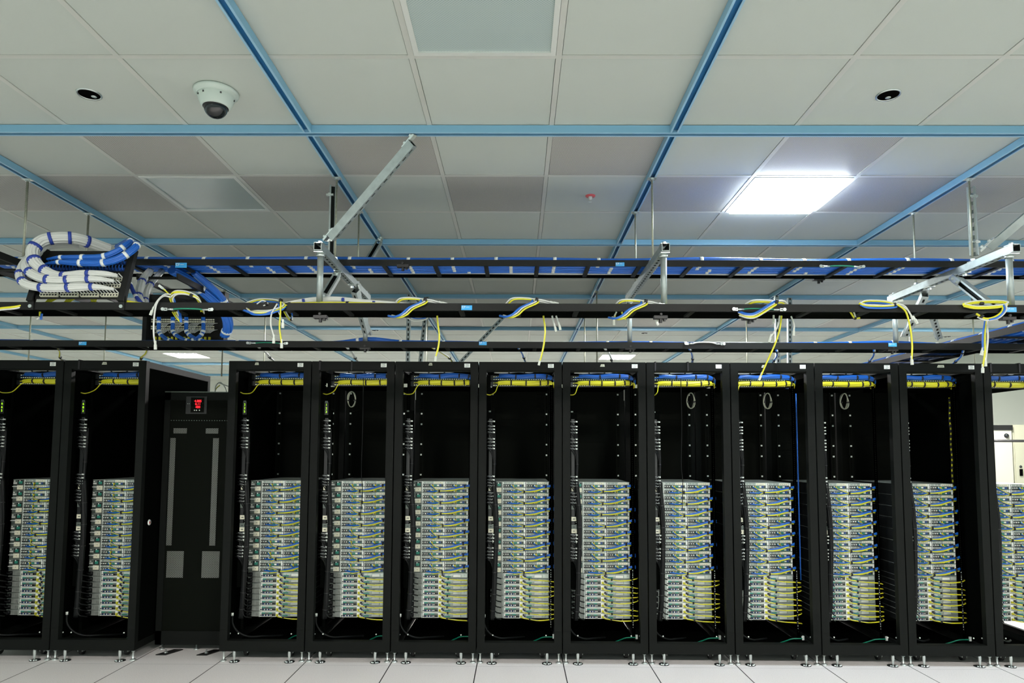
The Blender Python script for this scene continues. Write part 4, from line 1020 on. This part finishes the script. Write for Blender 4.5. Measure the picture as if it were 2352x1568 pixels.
# ------------------------------------------------------------------ top switches, bundles, power strips
def switch():
    t = thing('network_switch', 'x', 'network switch', (0,0,0)); H = .042
    mb = MB(); mb.box(0, .44, .002, .42, 0, H); b_(mb, 'chassis', 'inner', t)
    mb = MB(); mb.box(0, .44, -.002, .002, 0, H); mb.box(-.018, 0, -.003, .001, .002, H-.002); mb.box(.44, .458, -.003, .001, .002, H-.002); b_(mb, 'face', 'dark', t)
    for z in (.008, .027):
        mb = MB()
        for k in range(24): mb.box(.012+k*.0170, .012+k*.0170+.0095, -.0035, -.002, z, z+.0048)
        b_(mb, 'port_row', 'port', t)
    return t
def topblue(v):
    t = thing('blue_cable_bundle', 'x', 'cable bundle', (0,0,0)); r = random.Random(v)
    P = spline([(.06,-.012,.005),(.12,-.030,.003),(.20,-.036,-.004),(.30,-.040,.002+r.uniform(-.003,.003)),(.39,-.040,.0),(.44,-.034,-.006),(.475,-.012,-.022),(.482,.03,-.045)], 6)
    MB().flute(P, .0200, 8, twist=.07, flat=.8).build('cables', 'blue', t, world=False)
    for k in range(6):
        s = V((.025+k*.03, -.004, -.010)); MB()
    mb = MB()
    for k in range(9):
        s = V((.015+k*.022, -.004, -.018+.004*(k % 2))); mb.tube(spline([s, s+V((.015,-.02,.008)), s+V((.06,-.03,.014)), V((.30,-.036,.0))], 3), .0028, 5)
    mb.build('port_leads', 'blue', t, world=False)
    for i in ((11, 20, 27, 33) if v % 2 else (13, 22, 29, 34)): mb = MB(); band(mb, P, i, .0215, .011, flat=.85); mb.build('tie', 'btie', t, world=False)
    return t
def topyellow(v):
    t = thing('yellow_cable_bundle', 'x', 'cable bundle', (0,0,0))
    P = spline([(.05,-.014,-.002),(.10,-.026,.0),(.18,-.034,-.002),(.28,-.040,-.005),(.37,-.040,-.003),(.425,-.034,.001),(.465,-.014,-.004),(.475,.02,-.02)], 6)
    MB().flute(P, .0215, 8, twist=.06, flat=.82).build('cables', 'yellow', t, world=False)
    mb = MB()
    for k in range(7):
        s = V((.012+k*.02, -.004, -.004+.005*(k % 2))); mb.tube(spline([s, s+V((.015,-.02,.004)), s+V((.05,-.028,.0)), V((.22,-.034,.0))], 3), .0028, 5)
    mb.build('port_leads', 'yellow', t, world=False)
    for i in ((9, 15, 21, 27, 32) if v % 2 else (10, 17, 24, 30)): mb = MB(); band(mb, P, i, .023, .010, flat=.88); mb.build('tie', 'btie', t, world=False)
    return t
def loose_yellow(v):
    t = thing('yellow_cable', 'x', 'cable', (0,0,0))
    P = [(.055,-.02,-.004),(.045,-.045,-.03),(.03,-.085,-.075),(-.005,-.13,-.102),(-.035,-.145,-.098)] if v else [(.07,-.02,-.004),(.045,-.045,-.03),(.02,-.09,-.088),(-.02,-.13,-.100),(-.045,-.145,-.090)]
    MB().tube(spline(P, 7), .0036, 8).build('cable', 'yellow', t, world=False); return t
def loose_white(v):
    t = thing('white_cable_bundle', 'x', 'cable bundle', (0,0,0)); r = random.Random(v+40); a = r.uniform(-.01,.01)
    P = spline([(.02,-.03,.004),(.10,-.04,.0),(.20,-.045,.006+a),(.29,-.03,.004),(.33,.0,.018)], 6)
    MB().flute(P, .0095, 6, twist=.1).build('cables', 'white', t, world=False)
    MB().tube(spline([(.02,-.036,.010),(.14,-.052,.009+a),(.25,-.046,.014),(.34,-.02,.026),(.38,.0,.034)], 6), .0034, 7).build('yellow_cable', 'yellow', t, world=False)
    for i in (8, 15): mb = MB(); band(mb, P, i, .0120, .010); mb.build('tie', 'btie', t, world=False)
    return t
def coil_pale():
    t = thing('cable_coil', 'x', 'cable coil', (0,0,0))
    for k in range(4):
        P = [V((.032*math.cos(a)*(1-.05*k), .012*math.sin(a*2+k)+.004*k, -.055+.062*math.sin(a))) for a in [i*2*PI/24 for i in range(25)]]
        MB().tube(P, .0033, 6).build('cable', 'tape', t, world=False)
    mb = MB(); mb.box(-.03, -.018, -.008, .012, -.07, -.06); mb.box(.018, .034, -.008, .012, -.07, -.06); mb.build('tie', 'btie', t, world=False)
    return t
def pdu():
    t = thing('power_strip', 'x', 'power strip', (0,0,0))
    mb = MB(); mb.box(0, .052, 0, .055, .50, 1.80); mb.build('body', 'inner', t, world=False)
    G_ = [[966,977,984,991],[1006,1013,1021,1028],[1091,1099,1106,1112],[1128,1136,1143,1150],[1222,1230,1237],[1252,1260,1267,1274]]
    mb = MB(); mb.box(.008, .032, -.0015, -.0005, .70, 1.74)
    for g in G_:
        for y in g:
            z = 1.72-(y-966)/309; mb.box(.004, .036, -.007, -.001, z-.007, z+.006)
    mb.build('outlets', 'dark', t, world=False)
    r = random.Random(3)
    for g in G_:
        for y in g:
            z = 1.72-(y-966)/309; a = r.uniform(-.003, .003); mb = MB()
            mb.tube([(.000,-.012,z+.004+a),(.020,-.016,z+.001),(.036,-.016,z-.002),(.038,-.012,z+.008)], .0013, 5, 0)
            mb.box(.041, .053, -.018, -.008, z-.004, z+.005, 1); mb.build('cord_clip', ['clip', 'nut'], t, world=False)
    for k, y in enumerate((1119, 1160, 1186, 1204, 1213)):
        z = 1.72-(y-966)/309; mb = MB(); mb.box(.008, .050, -.004, 0, z-.016, z+.014, 0); mb.box(.018, .034, -.005, -.004, z-.004, z+.001, 1); mb.build('breaker', ['cream' if k % 2 == 0 else 'vent', 'dark'], t, world=False)
    mb = MB(); mb.box(.006, .022, -.002, 0, 1.79, 1.80); mb.build('readout_frame', 'vent', t, world=False)
    mb = MB()
    for k in range(20): z = .98-k*.022; mb.box(.040, .044, -.002, 0, z, z+(.010 if k % 3 else .004))
    mb.build('status_marks', 'nut', t, world=False)
    return t
def cordset():
    t = thing('power_cord_bundle', 'x', 'cable bundle', (0,0,0))
    P = spline([(.105,.0,1.66),(.112,-.01,1.45),(.108,-.012,1.28),(.125,-.02,1.05),(.128,-.02,.85),(.120,-.02,.62),(.112,-.02,.42),(.10,-.01,.28)], 8)
    L = len(P); mb = MB()
    n = 28; base = 0
    mb.flute(P[:18], .012, 7, twist=.05); mb.flute(P[16:], .019, 8, twist=.04)
    G_ = [[966,977,984,991],[1006,1013,1021,1028],[1091,1099,1106,1112],[1128,1136,1143,1150],[1222,1230,1237],[1252,1260,1267,1274]]
    for g in G_:
        for y in g:
            z = 1.72-(y-966)/309; mb.tube(spline([(.047,-.014,z),(.075,-.022,z-.012),(.100,-.018,z-.06),(.112,-.014,z-.15)], 4), .0036, 6)
    for k in range(8):
        z = Z1[k]+.02; mb.tube(spline([(.112,-.02,z+.05),(.13,-.02,z+.02),(.150,-.0,z+.008),(.165,.02,z)], 4), .004, 6)
    mb.build('cords', 'bcab', t, world=False)
    for i in range(4, L-2, 6): mb = MB(); band(mb, P, i, .0135 if i < 17 else .0205, .005); mb.build('tie', 'dark', t, world=False)
    return t
SW = switch(); TB = [topblue(v) for v in (0, 1)]; TY = [topyellow(v) for v in (0, 1)]; LY = [loose_yellow(v) for v in (0, 1)]; LW = [loose_white(v) for v in range(3)]; CP_ = coil_pale(); PD = pdu(); CS = cordset()
digits = {0: '665', 1: '682', 2: '225', 3: '123'}
for n, (x, nm) in enumerate(RX):
    X, Y = x+SX, FY+SY
    put(SW, (X, Y, 2.040), 'upper black network switch, %s' % nm, 'network switches at the top of the racks')
    put(SW, (X, Y, 1.994), 'lower black network switch, %s' % nm, 'network switches at the top of the racks')
    put(TB[n % 2], (X, Y, 2.070), 'thick blue cable bundle at top of the %s' % nm, 'blue bundles at the top of the racks')
    put(TY[(n+1) % 2], (X, Y, 2.022), 'thick yellow cable bundle at top of the %s' % nm, 'yellow bundles at the top of the racks')
    put(LY[n % 2], (X, Y, 2.022), 'single loose yellow cable curving down left, %s' % nm, 'loose yellow cables beside the switches')
    put(LW[n % 3], (X, Y, 2.100), 'pale cable bundle above the switches, %s' % nm, 'pale bundles above the switches')
    if n in (0, 1, 3, 7, 8, 9, 10, 11):
        cx = {0: .33, 1: .33, 3: .09, 7: .36, 8: .36, 9: .36, 10: .16, 11: .04}[n]
        put(CP_, (X+cx, Y+.22, 1.965), 'hanging coil of pale cable under the switches, %s' % nm, 'pale cable coils under the switches')
    p = put(PD, (x+.062, FY+.12, 0), 'black power strip with silver cord clips, %s' % nm, 'power strips inside the racks')
    put(CS, (x, FY+.13, 0), 'black power cord bundle beside power strip, %s' % nm, 'black power cord bundles')
for c in list(bpy.data.objects):
    pass
# green digital readouts on four strips
strips = [o for o in bpy.data.objects if o.get('category') == 'power strip']
strips.sort(key=lambda o: o.location.x)
for n, s in digits.items():
    o = strips[n]; mb = MB(); mb.box(.002, .030, -.0035, -.0005, 1.765, 1.86); fr = mb.build('display', 'dark', o, world=False)
    for k, ch in enumerate(s): text_mesh(ch, .024, 'ledg', fr, (.016, -.0042, 1.838-k*.026), (PI/2, 0, 0), 'digit')
    mb = MB(); mb.box(.006, .026, -.0045, -.0035, 1.853, 1.868); mb.build('display_mark', 'vent', o, world=False)
# bottom cables per rack
def whip():
    t = thing('power_cable', 'x', 'cable', (0,0,0))
    MB().tube(spline([(.045,.10,.30),(.05,.10,.24),(.09,.11,.18),(.16,.13,.145),(.24,.2,.13),(.34,.34,.10)], 8), .007, 8).build('cable', 'bcab', t, world=False)
    MB().lathe([(0,0),(.010,0),(.010,.02),(0,.022)], (.045,.10,.30), 8).build('gland', 'nut', t, world=False); return t
def gnd():
    t = thing('ground_wire', 'x', 'ground wire', (0,0,0))
    MB().tube(spline([(.40,.25,.090),(.44,.22,.115),(.48,.2,.135),(.55,.19,.14)], 6), .0045, 7).build('wire', 'gwire', t, world=False)
    MB().box(.545, .56, .185, .195, .13, .16).build('lug', 'nut', t, world=False); return t
WH, GN = whip(), gnd()
for n, (x, nm) in enumerate(RX):
    put(WH, (x, FY, 0), 'black power cable curving across the base, %s' % nm, 'black power cables in the rack bases')
    put(GN, (x, FY, 0), 'green ground wire in the base, %s' % nm, 'green ground wires in the rack bases')
# deep base tray of each rack shown dark: floor cut-out grommets
for n, (x, nm) in enumerate(RX):
    mb = MB(); mb.lathe([(0,.0015),(.055,.0015),(.060,.004),(.064,.0005)], (x+.37, FY+.33, 0), 20); tag(mb.build('floor_grommet', 'dkhole'), 'black round floor grommet under the %s' % nm, 'grommet', 'black floor grommets under the racks')
# coil of white and blue cable on rack top, second right
t = thing('cable_coil', 'bright white and blue cable coil lying on top of the second rack right of cabinet', 'cable coil', (-.35, 2.3, 2.15))
for k in range(5):
    c = V((-.46+.0*k, 2.2, 2.16+k*.0075)); MB().tube([c+V((.085*math.cos(a), .085*math.sin(a), .0)) for a in [i*2*PI/28 for i in range(29)]], .0055, 6).build('white_cable', 'white', t)
for k in range(3):
    c = V((-.24, 2.2, 2.158+k*.008)); MB().tube([c+V((.065*math.cos(a), .08*math.sin(a), .0)) for a in [i*2*PI/28 for i in range(29)]], .0055, 6).build('blue_cable', 'blue', t)
# yellow tags along right interior of the tenth-from-left rack
mb = MB(); x = RX[10][0]
t = thing('yellow_cable_run', 'vertical run of yellow cable with black ties, inside right of %s' % RX[10][1], 'cable bundle', (x+.56, FY+.32, 1.5))
pts = [V((x+.568+.002*math.sin(i*.6), FY+.34, 1.93-i*.02)) for i in range(45)]
MB().tube(pts, .006, 7).build('cable', 'yellow', t)
for i in range(1, 43, 2): mb = MB(); band(mb, pts, i, .009, .026-.0002*i); mb.build('tie', 'btie', t)
t = thing('blue_cable_run', 'vertical dark blue cable inside right of %s' % RX[8][1], 'cable', (RX[8][0]+.57, FY+.3, 1))
MB().tube([V((RX[8][0]+.575, FY+.26, 1.95-i*.1)) for i in range(15)], .005, 6).build('cable', 'blue', t)
t = thing('black_cable', 'thin black cable hanging down centre of the %s' % RX[7][1], 'cable', (RX[7][0]+.27, FY+.2, 1.5))
MB().tube(spline([(RX[7][0]+.29, FY+.18, 2.05), (RX[7][0]+.295, FY+.19, 1.7), (RX[7][0]+.29, FY+.2, 1.4), (RX[7][0]+.30, FY+.2, 1.27), (RX[7][0]+.29, FY+.19, 1.08)], 8), .003, 6).build('cable', 'bcab', t)
t = thing('black_cable', 'thin black cable hanging down centre of the %s' % RX[3][1], 'cable', (RX[3][0]+.3, FY+.2, 1.5))
MB().tube(spline([(RX[3][0]+.335, FY+.18, 2.05), (RX[3][0]+.335, FY+.19, 1.7), (RX[3][0]+.33, FY+.2, 1.35), (RX[3][0]+.34, FY+.2, 1.2), (RX[3][0]+.33, FY+.19, .98)], 8), .0028, 6).build('cable', 'bcab', t)

# ------------------------------------------------------------------ perforated metered cabinet in the gap
cx0, cx1, cy = -1.645, -1.068, 1.90
t = thing('metered_cabinet', 'perforated black cabinet with red digital meter, set back between racks', 'cabinet', ((cx0+cx1)/2, cy, 0))
MB().box(cx0, cx1, cy+.02, cy+.75, .05, 1.945).build('body', 'panel', t)
mb = MB(); mb.box(cx0+.004, cx1-.004, cy-.004, cy+.018, .055, 1.935, 0)
door = mb.build('door', 'door', t)
mb = MB(); mb.box(cx0, cx0+.045, cy-.012, cy, .05, 1.94); mb.box(cx1-.03, cx1, cy-.012, cy, .05, 1.94); mb.box(cx0, cx1, cy-.012, cy, .05, .15); mb.box(cx0, cx1, cy-.012, cy, 1.88, 1.94)
mb.build('door_frame', 'rack', door)
MB().box(cx0, cx1, cy-.014, cy+.02, 1.940, 1.946).build('top_trim', 'vent', t)
mb = MB()
for k in range(28): mb.box(-1.615+k*.0195, -1.608+k*.0195, cy-.0065, cy-.0045, 1.722, 1.727)
mb.build('rivet_row', 'vent', door)
for i, (a, b, c_, d) in enumerate([(-1.594,-1.552,.78,1.59), (-1.266,-1.222,.78,1.59), (-1.572,-1.47,1.625,1.665), (-1.325,-1.228,1.625,1.665), (-1.584,-1.457,.541,.738), (-1.318,-1.185,.541,.738)]):
    plabel(MB().box(a, b, cy-.0062, cy-.0045, c_, d).build('perforated_window', 'win', door), 'light dotted window')
for a, b in ((-1.572,-1.47), (-1.325,-1.228)):
    MB().box(a, b, cy-.0058, cy-.0045, 1.585, 1.622).build('grey_plate', 'panel', door)
m_ = MB(); m_.box(-1.478, -1.318, cy-.020, cy-.004, 1.775, 1.908); meter = m_.build('meter', 'black', t)
MB().box(-1.440, -1.338, cy-.0215, cy-.020, 1.785, 1.900).build('display_screen', 'panel', meter)
for s, z in (('4.885', 1.872), ('0.11', 1.849), ('480', 1.826)):
    text_mesh(s, .025, 'red', meter, (-1.385-(meter.location.x+t.location.x), cy-.0222-cy, z-t.location.z), (PI/2, 0, 0), 'digits')
mb = MB()
for x in (-1.410, -1.394, -1.372): mb.lathe([(0,-.0235),(.004,-.0235),(.0045,-.021)], (x, cy, 1.802), 10, 0, 'y')
mb.build('buttons', 'label', meter)
mb = MB()
for x, z in ((-1.464,1.852),(-1.452,1.852),(-1.419,1.876),(-1.350,1.878),(-1.419,1.852),(-1.350,1.855),(-1.350,1.83)): mb.box(x-.002, x+.002, cy-.0215, cy-.0200, z-.002, z+.002)
mb.build('indicator_marks', 'label', meter)
for x in (-1.50, -1.20):
    mb = MB(); mb.hexa([(x-.085,cy-.11,0.0),(x-.01,cy-.11,0.0),(x+.05,cy+.03,0.0),(x-.02,cy+.03,0.0),(x-.085,cy-.11,.006),(x-.01,cy-.11,.006),(x+.05,cy+.03,.006),(x-.02,cy+.03,.006)]); br = mb.build('floor_bracket', 'black', t)
    mb = MB(); mb.lathe([(0,.03),(.005,.03),(.006,.01),(.014,.008),(.014,.006)], (x-.035, cy-.06, 0), 10); mb.build('bracket_bolt', 'bolt', br)
for x in (-1.62, -1.36, -1.14):
    MB().lathe([(.018,0),(.018,.006),(.006,.01),(.006,.055)], (x, cy+.05, 0), 10).build('foot', 'bolt', t)
mb = MB(); mb.lathe([(0,-.012),(.011,-.012),(.013,0)], (-1.650, 0, 0), 12, 0, 'y')
t = thing('status_badge', 'small white oval badge on side wall of the metered cabinet recess', 'badge', (-1.648, 1.74, .95))
b2 = MB()
for a in range(16):
    pass
b2.lathe([(0,.004),(.020,.004),(.022,0)], (-1.657, 1.76, .965), 16, 0, 'x'); b2.build('disc', 'label', t)
b3 = MB(); b3.lathe([(0,.0048),(.009,.0048),(.009,.003)], (-1.657, 1.76, .965), 12, 0, 'x'); b3.build('centre', 'red' if False else 'redp', t)

# things above/behind the cabinet
mb = MB(); mb.box(-1.6, -.9, 3.1, 3.14, 2.02, 2.10); tag(mb.build('rear_beam_bar', 'rack'), 'black bar crossing above and behind the metered cabinet', 'beam')
mb = MB(); mb.box(-1.6, -1.0, 2.85, 3.3, 1.86, 1.90); tag(mb.build('rear_shelf', 'panel'), 'dark ledge behind the top of the metered cabinet', 'ledge')
coil('cable_coil', 'loop of pale cables standing on top of the metered cabinet', 'cable coil',
     [('white', [V((-1.40+.0, 2.2, 1.95)), V((-1.395, 2.2, 2.02)), V((-1.36, 2.2, 2.05)), V((-1.32, 2.2, 2.01)), V((-1.30, 2.2, 1.95))], .004), ('yellow', [V((-1.415, 2.22, 1.95)), V((-1.40, 2.22, 2.0)), V((-1.37, 2.22, 2.03))], .004),
      ('white', [V((-1.37, 2.2, 2.045)), V((-1.30, 2.2, 2.02)), V((-1.25, 2.2, 2.0)), V((-1.26, 2.2, 1.96))], .004)])
# facing row of racks behind, seen through gaps
def far_rack(x, l):
    t = thing('far_rack', l, 'server rack', (x, 4.1, 0))
    MB().box(x, x+.6, 4.1, 5.1, .06, 2.06).build('body', 'inner', t)
    mb = MB(); mb.box(x+.01, x+.59, 4.08, 4.1, .08, 2.04); mb.build('door', 'door', t)
    MB().box(x+.54, x+.56, 4.06, 4.08, .95, 1.15).build('handle', 'vent', t)
for k in range(9):
    far_rack(-2.3+.61*k, 'closed black rack in the row behind, mostly hidden by the near racks'); 
for o in bpy.data.objects:
    if o.name.startswith('far_rack'): o['group'] = 'closed racks in the row behind'

# electrical cabinets at right
def elec(x0, x1, y, z, m, l, extra):
    t = thing('electrical_cabinet', l, 'electrical cabinet', ((x0+x1)/2, y, 0))
    MB().box(x0, x1, y+.02, y+.5, 0, z).build('body', m, t)
    mb = MB(); mb.box(x0+.012, x1-.012, y, y+.02, .06, z-.012); d = mb.build('door', m, t)
    for kind, x, zz in extra:
        if kind == 'dome': MB().lathe([(0,-.028),(.018,-.024),(.028,-.010),(.032,0)], (x, y, zz), 18, 0, 'y').build('indicator_lamp', 'glass', d)
        if kind == 'handle': MB().box(x-.018, x+.018, y-.012, y, zz-.055, zz+.035).build('handle', 'dkhole', d); MB().lathe([(0,-.008),(.016,-.006),(.018,0)], (x, y, zz+.065), 14, 0, 'y').build('lock', 'dark', d)
        if kind == 'band': MB().box(x0, x1, y-.01, y, zz-.045, zz+.02).build('band', 'black', t)
elec(6.75, 7.545, 5.7, 1.885, 'cabw', 'white electrical cabinet with round black lamp behind the far right rack', [('dome', 7.465, 1.742), ('band', 0, 1.862)])
elec(7.56, 8.4, 5.7, 1.887, 'cab', 'cream electrical cabinet with slot handle at right edge behind racks', [('handle', 7.63, 1.275)])
mb = MB(); mb.tube([(6.6, 5.2, 1.665), (8.6, 5.2, 1.665)], .016, 8); tag(mb.build('cross_bar', 'black'), 'black horizontal bar crossing in front of the electrical cabinets', 'bar')
mb = MB(); mb.tube(spline([(7.66, 5.4, 2.3), (7.63, 5.4, 2.1), (7.66, 5.4, 1.95), (7.72, 5.4, 1.7)], 8), .004, 6); tag(mb.build('thin_wire', 'bcab'), 'thin dark wire hanging before the wall at right edge', 'cable')

# ------------------------------------------------------------------ light
w = bpy.data.worlds.new('world'); bpy.context.scene.world = w; w.use_nodes = True
bg = w.node_tree.nodes['Background']; bg.inputs[0].default_value = (.83, 1.0, .93, 1); bg.inputs[1].default_value = .95
def area(name, loc, size, power, col, rot=(0,0,0)):
    l = bpy.data.lights.new(name, 'AREA'); l.shape = 'SQUARE'; l.size = size; l.energy = power; l.color = col
    o = bpy.data.objects.new(name, l); C.objects.link(o); o.location = loc; o.rotation_euler = rot; return o
sc = bpy.context.scene
sc.view_settings.view_transform = 'Standard'; sc.view_settings.look = 'None'
sc.view_settings.exposure = 0; sc.view_settings.gamma = 1
sc.cycles.use_denoising = True
sc.cycles.max_bounces = 8; sc.cycles.diffuse_bounces = 4; sc.cycles.glossy_bounces = 3; sc.cycles.sample_clamp_indirect = 4
